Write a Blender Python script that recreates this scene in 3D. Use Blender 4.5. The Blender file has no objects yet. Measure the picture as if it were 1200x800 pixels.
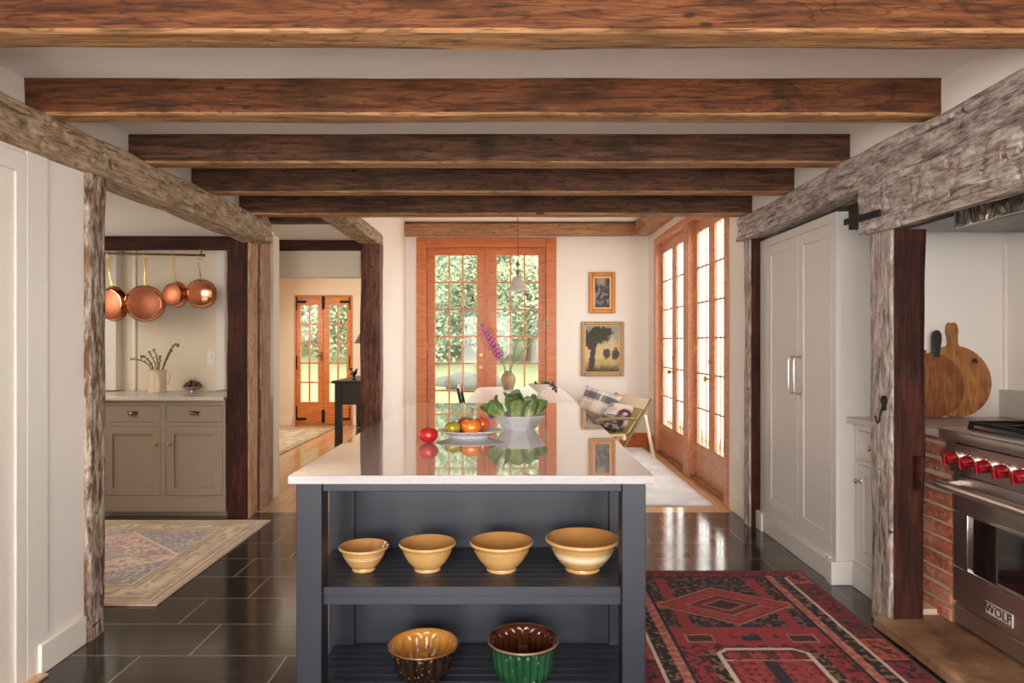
import bpy, bmesh, math, random
from mathutils import Vector, Matrix, noise
PI = math.pi
R = math.radians
random.seed(7)
scene = bpy.context.scene
COL = scene.collection

# ------------------------------------------------------------------ camera, world, lights, exposure
CZ = 1.37                       # eye height
cam = bpy.data.cameras.new('camera')
cam.lens = 24; cam.sensor_width = 36; cam.clip_start = 0.05; cam.clip_end = 200
cam_o = bpy.data.objects.new('camera', cam); COL.objects.link(cam_o)
cam_o.location = (0, 0, CZ); cam_o.rotation_euler = (R(90), 0, 0)
scene.camera = cam_o

world = bpy.data.worlds.new('world'); scene.world = world; world.use_nodes = True
bg = world.node_tree.nodes['Background']
bg.inputs[0].default_value = (1.0, 0.985, 0.96, 1); bg.inputs[1].default_value = 4.2

def area(name, loc, rot, sx, sy, power, color=(1, 1, 1), portal=False):
    l = bpy.data.lights.new(name, 'AREA'); l.shape = 'RECTANGLE'; l.size = sx; l.size_y = sy
    l.energy = power; l.color = color
    if portal: l.cycles.is_portal = True
    o = bpy.data.objects.new(name, l); COL.objects.link(o); o.location = loc; o.rotation_euler = rot
    return o
# added fill lamps: rear pair tilts up to the ceiling, others brighten alcove, hall
area('fill_rear_window', (-0.75, -2.46, 1.4), (R(106), 0, 0), 1.5, 1.5, 92, (1, .95, .90))
area('fill_rear_window', (1.35, -2.46, 1.4), (R(106), 0, 0), 1.5, 1.5, 48, (1, .95, .90))
area('fill_alcove_side', (-4.12, 4.5, 1.5), (R(58), 0, R(-90)), 1.3, 1.2, 24, (1, .92, .82))  # unseen fill lamp, the alcove wall has no window here
area('fill_hall_side', (-3.95, 9.4, 1.5), (R(66), 0, R(-90)), 1.3, 1.2, 46, (1, .92, .82))  # unseen fill lamp added for a brighter hall floor
sun = bpy.data.lights.new('sun', 'SUN'); sun.energy = 4; sun.angle = R(2); sun.color = (1, .95, .88)
sun_o = bpy.data.objects.new('sun', sun); COL.objects.link(sun_o); sun_o.rotation_euler = (R(48), 0, R(-14))
# portals only guide the sky light in through the glazed doors
area('sky_portal', (1.98, 7.1, 1.4), (R(90), 0, R(90)), 2.9, 2.5, 1, portal=True)
area('sky_portal', (-.34, 9.2, 1.4), (R(90), 0, R(180)), 1.8, 2.6, 1, portal=True)
area('sky_portal', (-3.1, 11.4, 1.1), (R(90), 0, R(180)), 0.95, 2.1, 1, portal=True)

scene.view_settings.view_transform = 'Standard'; scene.view_settings.look = 'None'
scene.view_settings.gamma = 1; scene.view_settings.use_curve_mapping = False
scene.view_settings.exposure = 0.6
try:
    c = scene.cycles; c.max_bounces = 10; c.diffuse_bounces = 6; c.glossy_bounces = 4; c.transparent_max_bounces = 12
    c.sample_clamp_indirect = 6; c.use_denoising = True; c.caustics_reflective = False; c.caustics_refractive = False
except Exception: pass

# ------------------------------------------------------------------ helpers
def S(r, g, b):
    f = lambda v: v / 12.92 if v <= .04045 else ((v + .055) / 1.055) ** 2.4
    return (f(r / 255), f(g / 255), f(b / 255))
def lerp(a, b, t): return tuple(x + (y - x) * t for x, y in zip(a, b))
def sm(a, b, x):
    t = min(1, max(0, (x - a) / (b - a))); return t * t * (3 - 2 * t)
def fbm(x, y, z=0.0, o=4):
    return noise.fractal(Vector((x, y, z)), 1.0, 2.0, o)

WM = {}
class MB:
    def __init__(s): s.v = []; s.f = []; s.c = None
    def add(s, vs, fs):
        n = len(s.v); s.v += [tuple(v) for v in vs]; s.f += [tuple(i + n for i in f) for f in fs]; return s
    def box(s, x0, x1, y0, y1, z0, z1):
        e = (len(s.f)//6 % 9)*.00011; x0 -= e; x1 += e; y0 -= e; y1 += e; z0 -= e; z1 += e   # no two faces exactly coplanar
        return s.add([(x0,y0,z0),(x1,y0,z0),(x1,y1,z0),(x0,y1,z0),(x0,y0,z1),(x1,y0,z1),(x1,y1,z1),(x0,y1,z1)],
                     [(3,2,1,0),(4,5,6,7),(0,1,5,4),(1,2,6,5),(2,3,7,6),(3,0,4,7)])
    def obox(s, M, x0, x1, y0, y1, z0, z1):
        b = MB().box(x0,x1,y0,y1,z0,z1); return s.add([M @ Vector(v) for v in b.v], b.f)
    def bar(s, p, q, w, h, up=(0,0,1)):
        p = Vector(p); q = Vector(q); d = q - p; L = d.length; d.normalize()
        u = Vector(up); sd = d.cross(u)
        if sd.length < 1e-4: sd = d.cross(Vector((1,0,0)))
        sd.normalize(); u = sd.cross(d)
        vs = []
        for a in (p, q):
            for (i, j) in ((-1,-1),(1,-1),(1,1),(-1,1)): vs.append(a + sd*(i*w/2) + u*(j*h/2))
        return s.add(vs, [(3,2,1,0),(4,5,6,7),(0,1,5,4),(1,2,6,5),(2,3,7,6),(3,0,4,7)])
    def tube(s, pts, r, seg=8, caps=True):
        pts = [Vector(p) for p in pts]; n = len(pts)
        rs = r if isinstance(r, (list, tuple)) else [r] * n
        t0 = (pts[1] - pts[0]).normalized()
        nv = t0.cross(Vector((0,0,1)));
        if nv.length < .05: nv = t0.cross(Vector((1,0,0)))
        nv.normalize(); vs = []
        for i in range(n):
            t = (pts[min(i+1,n-1)] - pts[max(i-1,0)]).normalized()
            nv = (nv - t * nv.dot(t)).normalized(); bv = t.cross(nv)
            for k in range(seg):
                a = 2*PI*k/seg; vs.append(pts[i] + (nv*math.cos(a) + bv*math.sin(a)) * rs[i])
        fs = []
        for i in range(n-1):
            for k in range(seg):
                k2 = (k+1) % seg; fs.append((i*seg+k, i*seg+k2, (i+1)*seg+k2, (i+1)*seg+k))
        if caps: fs.append(tuple(range(seg))[::-1]); fs.append(tuple((n-1)*seg + k for k in range(seg)))
        return s.add(vs, fs)
    def cyl(s, p, q, r, seg=16, r2=None): return s.tube([p, q], [r, r if r2 is None else r2], seg)
    def lathe(s, prof, seg=32, c=(0,0,0), mod=None, closed=False, M=None):
        vs = []; fs = []; n = len(prof)
        for i, (r, z) in enumerate(prof):
            for k in range(seg):
                a = 2*PI*k/seg; rr, zz = (r, z) if mod is None else mod(r, z, a, i)
                vs.append(Vector((c[0] + rr*math.cos(a), c[1] + rr*math.sin(a), c[2] + zz)))
        if M is not None: vs = [M @ v for v in vs]
        m = n if closed else n - 1
        for i in range(m):
            i2 = (i+1) % n
            for k in range(seg):
                k2 = (k+1) % seg; fs.append((i*seg+k, i*seg+k2, i2*seg+k2, i2*seg+k))
        if not closed:
            if 1e-6 < prof[0][0] < .003: fs.append(tuple(range(seg))[::-1])
            if 1e-6 < prof[-1][0] < .003: fs.append(tuple((n-1)*seg+k for k in range(seg)))
        return s.add(vs, fs)
    def ball(s, c, r, seg=12, rings=8, sc=(1,1,1)):
        prof = [(max(1e-7, math.sin(PI*i/rings)) * r, -math.cos(PI*i/rings) * r) for i in range(rings+1)]
        b = MB().lathe(prof, seg)
        return s.add([(c[0]+v[0]*sc[0], c[1]+v[1]*sc[1], c[2]+v[2]*sc[2]) for v in b.v], b.f)
    def prism(s, poly, z0, z1, M=None):
        n = len(poly); vs = [Vector((x,y,z0)) for x,y in poly] + [Vector((x,y,z1)) for x,y in poly]
        if M is not None: vs = [M @ v for v in vs]
        fs = [tuple(range(n))[::-1], tuple(range(n,2*n))] + [(i,(i+1)%n,(i+1)%n+n,i+n) for i in range(n)]
        return s.add(vs, fs)

def props(o, label=None, cat=None, group=None, kind=None):
    if label: o['label'] = label
    if cat: o['category'] = cat
    if group: o['group'] = group
    if kind: o['kind'] = kind
    return o
def attach(o, parent, world):
    b = o.matrix_basis.copy()
    if parent is None: WM[o.name] = b; return o
    o.parent = parent
    if world: o.matrix_parent_inverse = WM[parent.name].inverted(); WM[o.name] = b
    else: WM[o.name] = WM[parent.name] @ b
    return o
def obj(name, mb, m, parent=None, loc=(0,0,0), rot=(0,0,0), bevel=0, smooth=35, world=False, seg=2):
    me = bpy.data.meshes.new(name); me.from_pydata(mb.v, [], mb.f); me.update()
    b = bmesh.new(); b.from_mesh(me); bmesh.ops.recalc_face_normals(b, faces=b.faces)
    b.to_mesh(me); b.free()
    if smooth:
        for p in me.polygons: p.use_smooth = True
        me.set_sharp_from_angle(angle=R(smooth))
    me.materials.append(m)
    o = bpy.data.objects.new(name, me); COL.objects.link(o)
    o.location = loc; o.rotation_euler = rot
    if bevel:
        bv = o.modifiers.new('bevel', 'BEVEL'); bv.width = bevel; bv.segments = seg; bv.limit_method = 'ANGLE'; bv.angle_limit = R(40); bv.harden_normals = False
    return attach(o, parent, world)
def thing(name, label, cat, loc=(0,0,0), rz=0, group=None, kind=None):
    o = bpy.data.objects.new(name, None); COL.objects.link(o); o.location = loc; o.rotation_euler = (0,0,rz)
    o.empty_display_size = .1
    WM[o.name] = o.matrix_basis.copy()
    return props(o, label, cat, group, kind)
def dup(root, loc, rz=None, label=None):
    r = root.copy(); COL.objects.link(r); r.location = loc
    if rz is not None: r.rotation_euler = (0,0,rz)
    if label: r['label'] = label
    WM[r.name] = r.matrix_basis.copy()
    for ch in list(root.children):
        c = ch.copy(); COL.objects.link(c); c.parent = r
        for g in ch.children:
            d = g.copy(); COL.objects.link(d); d.parent = c
    return r
def grid_obj(name, nx, ny, pos, colf, m, parent=None, loc=(0,0,0), rot=(0,0,0), thick=0, world=False, smooth=60):
    """a cloth-like sheet: pos(u,v) -> point, colf(u,v) -> linear colour (its dyed or painted pattern)"""
    vs = []; cs = []
    for j in range(ny+1):
        for i in range(nx+1):
            u = i/nx; v = j/ny; vs.append(pos(u, v)); cs.append(colf(u, v))
    fs = [(j*(nx+1)+i, j*(nx+1)+i+1, (j+1)*(nx+1)+i+1, (j+1)*(nx+1)+i) for j in range(ny) for i in range(nx)]
    me = bpy.data.meshes.new(name); me.from_pydata(vs, [], fs); me.update()
    at = me.color_attributes.new('pattern', 'FLOAT_COLOR', 'POINT')
    flat = []
    for c in cs: flat += [c[0], c[1], c[2], 1.0]
    at.data.foreach_set('color', flat)
    for p in me.polygons: p.use_smooth = True
    me.materials.append(m)
    o = bpy.data.objects.new(name, me); COL.objects.link(o); o.location = loc; o.rotation_euler = rot
    if thick:
        sd = o.modifiers.new('thickness', 'SOLIDIFY'); sd.thickness = thick; sd.offset = -1
    return attach(o, parent, world)

# ------------------------------------------------------------------ materials
class NT:
    def __init__(s, name):
        s.m = bpy.data.materials.new(name); s.m.use_nodes = True; s.t = s.m.node_tree
        s.p = s.t.nodes['Principled BSDF']
    def n(s, typ, **kw):
        nd = s.t.nodes.new(typ)
        for k, v in kw.items():
            if k.startswith('i_'): nd.inputs[k[2:].replace('_', ' ')].default_value = v
            else: setattr(nd, k, v)
        return nd
    def l(s, a, b): s.t.links.new(a, b)
    def ramp(s, fac, stops):
        r = s.n('ShaderNodeValToRGB'); e = r.color_ramp.elements
        while len(e) < len(stops): e.new(.5)
        for el, (p, c) in zip(e, stops): el.position = p; el.color = (*c, 1) if len(c) == 3 else c
        s.l(fac, r.inputs[0]); return r.outputs[0]
    def mix(s, fac, a, b, mode='MIX'):
        x = s.n('ShaderNodeMix', data_type='RGBA', blend_type=mode)
        for k, v in ((0, fac), (6, a), (7, b)):
            if isinstance(v, (int, float)): x.inputs[k].default_value = v
            elif isinstance(v, tuple): x.inputs[k].default_value = (*v, 1)
            else: s.l(v, x.inputs[k])
        return x.outputs[2]
    def math(s, op, a, b=0.0):
        x = s.n('ShaderNodeMath', operation=op)
        for k, v in ((0, a), (1, b)):
            if isinstance(v, (int, float)): x.inputs[k].default_value = v
            else: s.l(v, x.inputs[k])
        return x.outputs[0]
    def coords(s, scale=(1,1,1), rnd=True, loc=(0,0,0)):
        tc = s.n('ShaderNodeTexCoord'); mp = s.n('ShaderNodeMapping'); mp.inputs['Scale'].default_value = scale; mp.inputs['Location'].default_value = loc
        if rnd:
            oi = s.n('ShaderNodeObjectInfo'); va = s.n('ShaderNodeVectorMath', operation='ADD')
            mu = s.math('MULTIPLY', oi.outputs['Random'], 37.0)
            s.l(tc.outputs['Object'], va.inputs[0]); s.l(mu, va.inputs[1]); s.l(va.outputs[0], mp.inputs[0])
        else: s.l(tc.outputs['Object'], mp.inputs[0])
        return mp.outputs[0]
    def noise(s, vec, scale, detail=5, rough=.55, dist=0):
        x = s.n('ShaderNodeTexNoise'); x.inputs['Scale'].default_value = scale; x.inputs['Detail'].default_value = detail
        x.inputs['Roughness'].default_value = rough; x.inputs['Distortion'].default_value = dist
        s.l(vec, x.inputs['Vector']); return x.outputs['Fac']
    def bump(s, h, strength, dist=.01, nrm=None):
        b = s.n('ShaderNodeBump'); b.inputs['Strength'].default_value = strength; b.inputs['Distance'].default_value = dist
        s.l(h, b.inputs['Height'])
        if nrm is not None: s.l(nrm, b.inputs['Normal'])
        s.l(b.outputs[0], s.p.inputs['Normal']); return b.outputs[0]
    def base(s, c):
        if isinstance(c, tuple): s.p.inputs['Base Color'].default_value = (*c, 1)
        else: s.l(c, s.p.inputs['Base Color'])
    def set(s, **kw):
        for k, v in kw.items(): s.p.inputs[k.replace('_', ' ')].default_value = v
        return s

def plain(name, c, rough=.5, metal=0, var=.06, vs=6, bmp=0, bs=60, coat=0, spec=.5, sheen=0):
    t = NT(name); v = t.coords()
    f = t.noise(v, vs, 4)
    t.base(t.mix(f, tuple(max(0, x*(1-var)) for x in c), tuple(min(1, x*(1+var)) for x in c)))
    t.set(Roughness=rough, Metallic=metal)
    t.p.inputs['Specular IOR Level'].default_value = spec
    if coat: t.p.inputs['Coat Weight'].default_value = coat; t.p.inputs['Coat Roughness'].default_value = .05
    if sheen: t.p.inputs['Sheen Weight'].default_value = sheen
    if bmp: t.bump(t.noise(v, bs, 3), bmp, .004)
    return t.m

def timber_mat(name, dark, mid, light, stain=.5, rough=.6, bumpv=.5, paint=None, paint_amt=.5, knots=True, fig=.5):
    t = NT(name)
    v = t.coords((1.1, 15, 15)); v2 = t.coords((1.6, 2.4, 2.4)); v3 = t.coords((2.2, 34, 34)); v4 = t.coords((1, 1, 1))
    g = t.noise(v, 2.2, 9, .66, .9)
    col = t.ramp(g, [(.3, dark), (.47, mid), (.7, light)])
    f = t.noise(v3, 3, 6, .6, .6)
    col = t.mix(t.math('MULTIPLY', t.ramp(f, [(.36, (1,1,1)), (.46, (0,0,0))]), .7), col, tuple(x*.45 for x in dark))
    bl = t.noise(v2, 1.3, 5, .6, .5)
    col = t.mix(t.math('MULTIPLY', t.ramp(bl, [(.50, (0,0,0)), (.66, (1,1,1))]), stain), col, tuple(x*.55 for x in dark))
    fg = t.math('SINE', t.math('MULTIPLY', t.noise(t.coords((.55, 4.2, 4.2)), 2.0, 3, .5, .6), 95.0))
    col = t.mix(t.math('MULTIPLY', t.ramp(fg, [(.72, (0,0,0)), (.97, (1,1,1))]), fig), col, tuple(x*.5 for x in dark))
    h = t.math('ADD', t.math('MULTIPLY', g, .6), t.math('MULTIPLY', f, .35))
    if knots:
        vk = t.coords((1.8, 4.5, 4.5)); vo = t.n('ShaderNodeTexVoronoi'); vo.inputs['Scale'].default_value = 2.4; vo.inputs['Randomness'].default_value = 1
        t.l(vk, vo.inputs['Vector'])
        kd = t.ramp(vo.outputs['Distance'], [(.05, (1,1,1)), (.12, (0,0,0))])
        col = t.mix(t.math('MULTIPLY', kd, .8), col, tuple(x*.3 for x in dark))
    if paint is not None:
        vp = t.coords((2.6, 11, 11)); pn = t.noise(vp, 3.2, 10, .72, .4)
        pm = t.ramp(pn, [(.5 - .25*(paint_amt-.3), (0,0,0)), (.70 - .25*(paint_amt-.3), (1,1,1))])
        # old adze chops across the grain stay bare and dark
        va = t.coords((16, 5, 5)); an = t.noise(va, 1.7, 5, .6, .4)
        am = t.ramp(an, [(.30, (1,1,1)), (.345, (0,0,0))])
        col = t.mix(pm, col, paint)
        col = t.mix(t.math('MULTIPLY', am, .8), col, tuple(x*.4 for x in dark))
        h = t.math('ADD', h, t.math('ADD', t.math('MULTIPLY', pm, .2), t.math('MULTIPLY', an, .5)))
    t.base(col); t.set(Roughness=rough); t.p.inputs['Specular IOR Level'].default_value = .25 if rough > .4 else .5; t.bump(h, bumpv, .02)
    return t.m

M = {}
M['joist'] = timber_mat('old_pine_beam', S(46,25,14), S(100,56,30), S(136,86,49), .65, .6, .6)
M['joist_dark'] = timber_mat('dark_oak_beam', S(42,27,18), S(84,54,37), S(118,82,58), .6, .6, .6)
M['joist_under'] = timber_mat('worn_bounce_lit_underside', S(110,72,44), S(166,120,80), S(200,156,112), .4, .65, .5)  # underside tone mixes paler wear with bounce light painted into the colour
M['girt'] = timber_mat('weathered_girder', S(92,68,52), S(162,132,106), S(196,170,142), .3, .7, .7, S(208,188,160), .45)
M['lintel'] = timber_mat('weathered_lintel', S(72,56,48), S(154,134,124), S(196,180,170), .3, .55, .8, S(224,214,208), .58)
M['post_dark'] = timber_mat('dark_post', S(30,12,8), S(62,28,18), S(88,44,29), .6, .7, .5, knots=False)
M['post_red'] = timber_mat('red_brown_post', S(60,32,24), S(112,66,50), S(150,98,78), .5, .5, .5)
M['post_worn'] = timber_mat('whitewashed_post', S(54,36,26), S(120,84,62), S(168,132,104), .3, .75, .9, S(226,212,196), .55)
M['post_lit_pink'] = timber_mat('lit_side_pinkish_post', S(120,84,70), S(170,128,108), S(196,156,136), .3, .7, .6)  # side light painted in as a paler pinkish face
M['post_pale'] = timber_mat('lit_side_pale_post', S(120,80,56), S(190,146,114), S(214,176,146), .3, .7, .6)  # pale tone carries the light falling on the post's side
M['pine'] = timber_mat('varnished_pine', S(176,88,32), S(198,108,44), S(210,124,56), .08, .32, .12, knots=False, fig=.08)
M['pine_far'] = timber_mat('honey_pine', S(176,92,38), S(206,122,58), S(220,144,78), .08, .35, .12, knots=False, fig=.08)
M['pine_red'] = timber_mat('reddish_pine', S(180,114,82), S(202,136,102), S(216,156,122), .08, .32, .12, knots=False, fig=.08)
M['pine_trim'] = timber_mat('pine_header', S(124,84,56), S(172,126,90), S(198,156,120), .2, .5, .3)

M['wall'] = plain('painted_plaster_wall', S(238,231,224), .75, var=.02, vs=2, bmp=.04, bs=40)
M['wall_warm'] = plain('cream_plaster_wall', S(228,214,192), .75, var=.02, vs=2, bmp=.04, bs=40)
M['ceiling'] = plain('plaster_ceiling', S(248,243,237), .8, var=.02, vs=2, bmp=.06, bs=20)
M['trimw'] = plain('white_trim_paint', S(234,228,220), .45, var=.015)
M['greige'] = plain('greige_cabinet_paint', S(152,136,120), .42, var=.02)
M['lightgrey'] = plain('pale_grey_cabinet_paint', S(216,211,206), .38, var=.015)
M['navy'] = plain('charcoal_navy_paint', S(31,34,46), .40, var=.05)
M['brass'] = plain('aged_brass', S(222,184,112), .36, 1, var=.1)
M['brass_dark'] = plain('antique_brass', S(112,88,58), .35, 1, var=.15)
M['nickel'] = plain('polished_nickel', S(214,206,196), .2, 1)
M['chrome'] = plain('chrome', S(225,222,218), .12, 1)
M['iron'] = plain('black_iron', S(32,29,28), .5, .6)
M['black'] = plain('black_enamel', S(20,20,21), .3)
M['darkwood'] = plain('ebonised_wood', S(44,36,32), .4, var=.2)
M['white_gloss'] = plain('white_painted_table', S(238,234,230), .3, var=.01)
M['plastic'] = plain('white_switch_plate', S(235,230,222), .4)
M['niche_dark'] = plain('dark_masonry', S(40,36,34), .7, var=.2, bmp=.3, bs=20)  # single dark tone for the niche ceiling
M['badge'] = plain('pale_badge_enamel', S(206,196,188), .35)
M['red_knob'] = plain('red_knob_plastic', S(138,10,24), .22, var=.03, coat=.5)

def steel():
    t = NT('brushed_stainless'); v = t.coords((2, 2, 2)); f = t.noise(v, 3, 2)
    t.base(t.mix(f, S(212,204,198), S(220,212,206))); t.set(Metallic=1)
    t.l(t.ramp(f, [(.2,(.31,)*3), (.8,(.37,)*3)]), t.p.inputs['Roughness']); return t.m
M['steel'] = steel()
def hammered():
    t = NT('rippled_metal_lip'); v = t.coords((4, 14, 4)); f = t.noise(v, 2, 3, .5, .6)
    t.base(S(216,212,206)); t.set(Metallic=1, Roughness=.25); t.bump(f, 1.0, .03); return t.m
M['hammered'] = hammered()
def glass():
    m = bpy.data.materials.new('window_glass'); m.use_nodes = True; t = m.node_tree; t.nodes.clear()
    o = t.nodes.new('ShaderNodeOutputMaterial'); mx = t.nodes.new('ShaderNodeMixShader'); tr = t.nodes.new('ShaderNodeBsdfTransparent'); gl = t.nodes.new('ShaderNodeBsdfGlossy')
    tr.inputs[0].default_value = (.96, .975, .96, 1); gl.inputs['Roughness'].default_value = .02; mx.inputs[0].default_value = .012
    t.links.new(tr.outputs[0], mx.inputs[1]); t.links.new(gl.outputs[0], mx.inputs[2]); t.links.new(mx.outputs[0], o.inputs[0]); return m
M['glass'] = glass()
def ovenglass():
    return plain('smoked_oven_glass', S(10,10,11), .05, spec=.8, coat=1)
M['ovenglass'] = ovenglass()

def slate():
    t = NT('slate_floor_tiles'); v = t.coords((1,1,1), False, (.13, .019, 0))
    b = t.n('ShaderNodeTexBrick'); b.offset = .328; b.offset_frequency = 2; b.squash = 1
    b.inputs['Scale'].default_value = 1; b.inputs['Mortar Size'].default_value = .004; b.inputs['Mortar Smooth'].default_value = .1; b.inputs['Bias'].default_value = 0
    b.inputs['Brick Width'].default_value = .64; b.inputs['Row Height'].default_value = .333
    b.inputs['Color1'].default_value = (*S(36,33,32), 1); b.inputs['Color2'].default_value = (*S(58,54,51), 1); b.inputs['Mortar'].default_value = (*S(122,112,102), 1)
    t.l(v, b.inputs['Vector'])
    v2 = t.coords((1,1,1), False); f = t.noise(v2, 7, 7, .65); f2 = t.noise(v2, 1.6, 3)
    col = t.mix(t.math('MULTIPLY', f, .7), b.outputs['Color'], t.mix(f2, S(30,27,25), S(72,66,62)))
    col = t.mix(b.outputs['Fac'], col, S(136,126,115))
    t.base(col)
    t.l(t.ramp(f, [(.3,(.08,)*3), (.75,(.2,)*3)]), t.p.inputs['Roughness']); t.p.inputs['Specular IOR Level'].default_value = .7
    h = t.math('SUBTRACT', t.math('MULTIPLY', f, .35), b.outputs['Fac']); t.bump(h, .25, .004); return t.m
M['slate'] = slate()
def planks():
    t = NT('oak_floorboards'); v = t.coords((1,1,1), False); rot = t.n('ShaderNodeMapping'); rot.inputs['Rotation'].default_value = (0,0,R(90)); t.l(v, rot.inputs[0])
    b = t.n('ShaderNodeTexBrick'); b.offset = .37; b.inputs['Scale'].default_value = 1; b.inputs['Mortar Size'].default_value = .0015
    b.inputs['Brick Width'].default_value = 1.8; b.inputs['Row Height'].default_value = .11
    b.inputs['Color1'].default_value = (*S(196,150,106), 1); b.inputs['Color2'].default_value = (*S(220,178,134), 1); b.inputs['Mortar'].default_value = (*S(110,72,44), 1)
    t.l(rot.outputs[0], b.inputs['Vector'])
    g = t.noise(t.coords((14,1,1), False), 3, 6, .6, .5)
    t.base(t.mix(.35, b.outputs['Color'], t.ramp(g, [(.3, S(150,100,60)), (.7, S(222,178,128))])))
    t.set(Roughness=.14); t.bump(g, .04, .003); return t.m
M['planks'] = planks()
def quartz():
    t = NT('polished_pale_quartz'); v = t.coords((1,1,1), False)
    w = t.noise(v, 3, 8, .65, 2.2); vein = t.ramp(w, [(.485, (0,0,0)), (.5, (1,1,1)), (.515, (0,0,0))])
    s = t.noise(v, 120, 2)
    col = t.mix(s, S(174,170,172), S(188,184,185)); col = t.mix(t.math('MULTIPLY', vein, .25), col, S(150,140,138))
    t.base(col); t.set(Roughness=.06); t.p.inputs['Specular IOR Level'].default_value = .75
    t.p.inputs['Coat Weight'].default_value = 1; t.p.inputs['Coat Roughness'].default_value = .02; t.p.inputs['Coat IOR'].default_value = 1.7
    return t.m
M['quartz'] = quartz()
M['stonetop'] = plain('honed_stone_counter', S(198,188,180), .25, var=.06, vs=14)
M['marble'] = plain('veined_marble', S(196,190,184), .25, var=.14, vs=9)
def brickm():
    t = NT('old_red_brick'); v = t.coords((1,1,1), True); f = t.noise(v, 8, 5, .6); f2 = t.noise(v, 40, 4)
    oi = t.n('ShaderNodeTexNoise'); oi.inputs['Scale'].default_value = 7; t.l(v, oi.inputs['Vector'])
    col = t.ramp(f, [(.3, S(128,64,42)), (.5, S(178,98,64)), (.68, S(196,136,108))])
    col = t.mix(t.math('MULTIPLY', t.ramp(f2, [(.5,(0,0,0)), (.7,(1,1,1))]), .5), col, S(206,178,158))
    t.base(col); t.set(Roughness=.85); t.bump(f2, .5, .006); return t.m
M['brick'] = brickm()
M['mortar'] = plain('pale_lime_mortar', S(196,172,152), .9, var=.12, vs=30, bmp=.4, bs=90)
def hearthm():
    t = NT('old_hearth_stone'); v = t.coords((1,1,1), False); f = t.noise(v, 4, 7, .65, .6)
    t.base(t.ramp(f, [(.3, S(84,56,38)), (.5, S(138,100,72)), (.7, S(176,146,118))])); t.set(Roughness=.55); t.bump(f, .5, .015); return t.m
M['hearth'] = hearthm()
def copper(name, c, rough):
    t = NT(name); f = t.noise(t.coords(), 9, 4)
    t.base(t.mix(f, tuple(x*.85 for x in c), c)); t.set(Metallic=1, Roughness=rough); return t.m
M['copper'] = copper('polished_copper', S(226,148,112), .16)
M['copper_satin'] = copper('satin_copper', S(176,108,78), .42)

def pattern(name, rough=.9, nscale=90, amt=.35, bmp=.4, sheen=.2, spec=.2):
    t = NT(name); a = t.n('ShaderNodeVertexColor'); a.layer_name = 'pattern'
    f = t.noise(t.coords((1,1,1), False), nscale, 3, .6)
    k = t.ramp(f, [(.3, (1-amt,)*3), (.7, (1+amt*.4,)*3)])
    t.base(t.mix(1.0, a.outputs['Color'], k, 'MULTIPLY')); t.set(Roughness=rough); t.p.inputs['Specular IOR Level'].default_value = spec
    t.p.inputs['Sheen Weight'].default_value = sheen
    t.bump(f, bmp, .004); return t.m
M['woven'] = pattern('woven_wool', .95, 130, .35, .6, .06)
M['woven_light'] = pattern('faded_woven_wool', .95, 130, .16, .5, .1)
M['fabric'] = pattern('woven_linen', .9, 260, .15, .3)
M['oil'] = pattern('oil_paint', .5, 160, .3, .25, 0, .4)
M['glaze_pat'] = pattern('glazed_stoneware', .12, 60, .06, .02, 0, .6)
M['leafpat'] = pattern('leaf_surface', .5, 50, .25, .2, 0, .4)

# ------------------------------------------------------------------ timber shapes
def rough_beam(L, w, h, amp=.006, seed=0, wane=.010, nx=None, ends=True, bow=0, ns=6, dent=None):
    """hewn timber along local x, centred; faces wander, edges are worn, dent(x, side, t) cuts into a face"""
    nx = nx or max(24, int(L*36)); mb = MB(); pts = []
    hw, hh = w/2, h/2
    for sd, (x0,y0,x1,y1,nxx,nyy) in enumerate(((-hw,-hh,hw,-hh,0,-1),(hw,-hh,hw,hh,1,0),(hw,hh,-hw,hh,0,1),(-hw,hh,-hw,-hh,-1,0))):
        l = math.hypot(x1-x0, y1-y0); m_ = ns if (dent and sd in (1,3)) else 6
        for k in range(m_):
            t = wane/l if k == 0 else 1-wane/l if k == m_-1 else k/(m_-1)
            pts.append((x0+(x1-x0)*t, y0+(y1-y0)*t, nxx, nyy, sd, t))
    n = len(pts); vs = []
    for i in range(nx+1):
        x = -L/2 + L*i/nx
        wob = bow*noise.noise(Vector((x*.8, seed*5.1, 0)))
        for (a, b, na, nb, sd, t) in pts:
            p = Vector((x*1.3, a*9, b*9 + seed*13.7))
            d1 = noise.noise(p + Vector((3.1, 0, 0))); d2 = noise.noise(p*2.7 + Vector((0, 9.2, 1)))
            edge = 1.0 + 1.0*(abs(a) > w*.42 and abs(b) > h*.42)
            kk = amp * (d1 + .5*d2) * edge
            rr = math.hypot(a, b) or 1
            dd = dent(x, sd, t) if dent else 0
            vs.append((x, a + kk*a/rr*1.3 - dd*na, b + kk*b/rr*1.3 + wob - dd*nb))
    fs = []
    for i in range(nx):
        for k in range(n):
            k2 = (k+1) % n; fs.append((i*n+k, (i+1)*n+k, (i+1)*n+k2, i*n+k2))
    fs.append(tuple(range(n))); fs.append(tuple(nx*n+k for k in range(n))[::-1])
    return mb.add(vs, fs)
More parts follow.
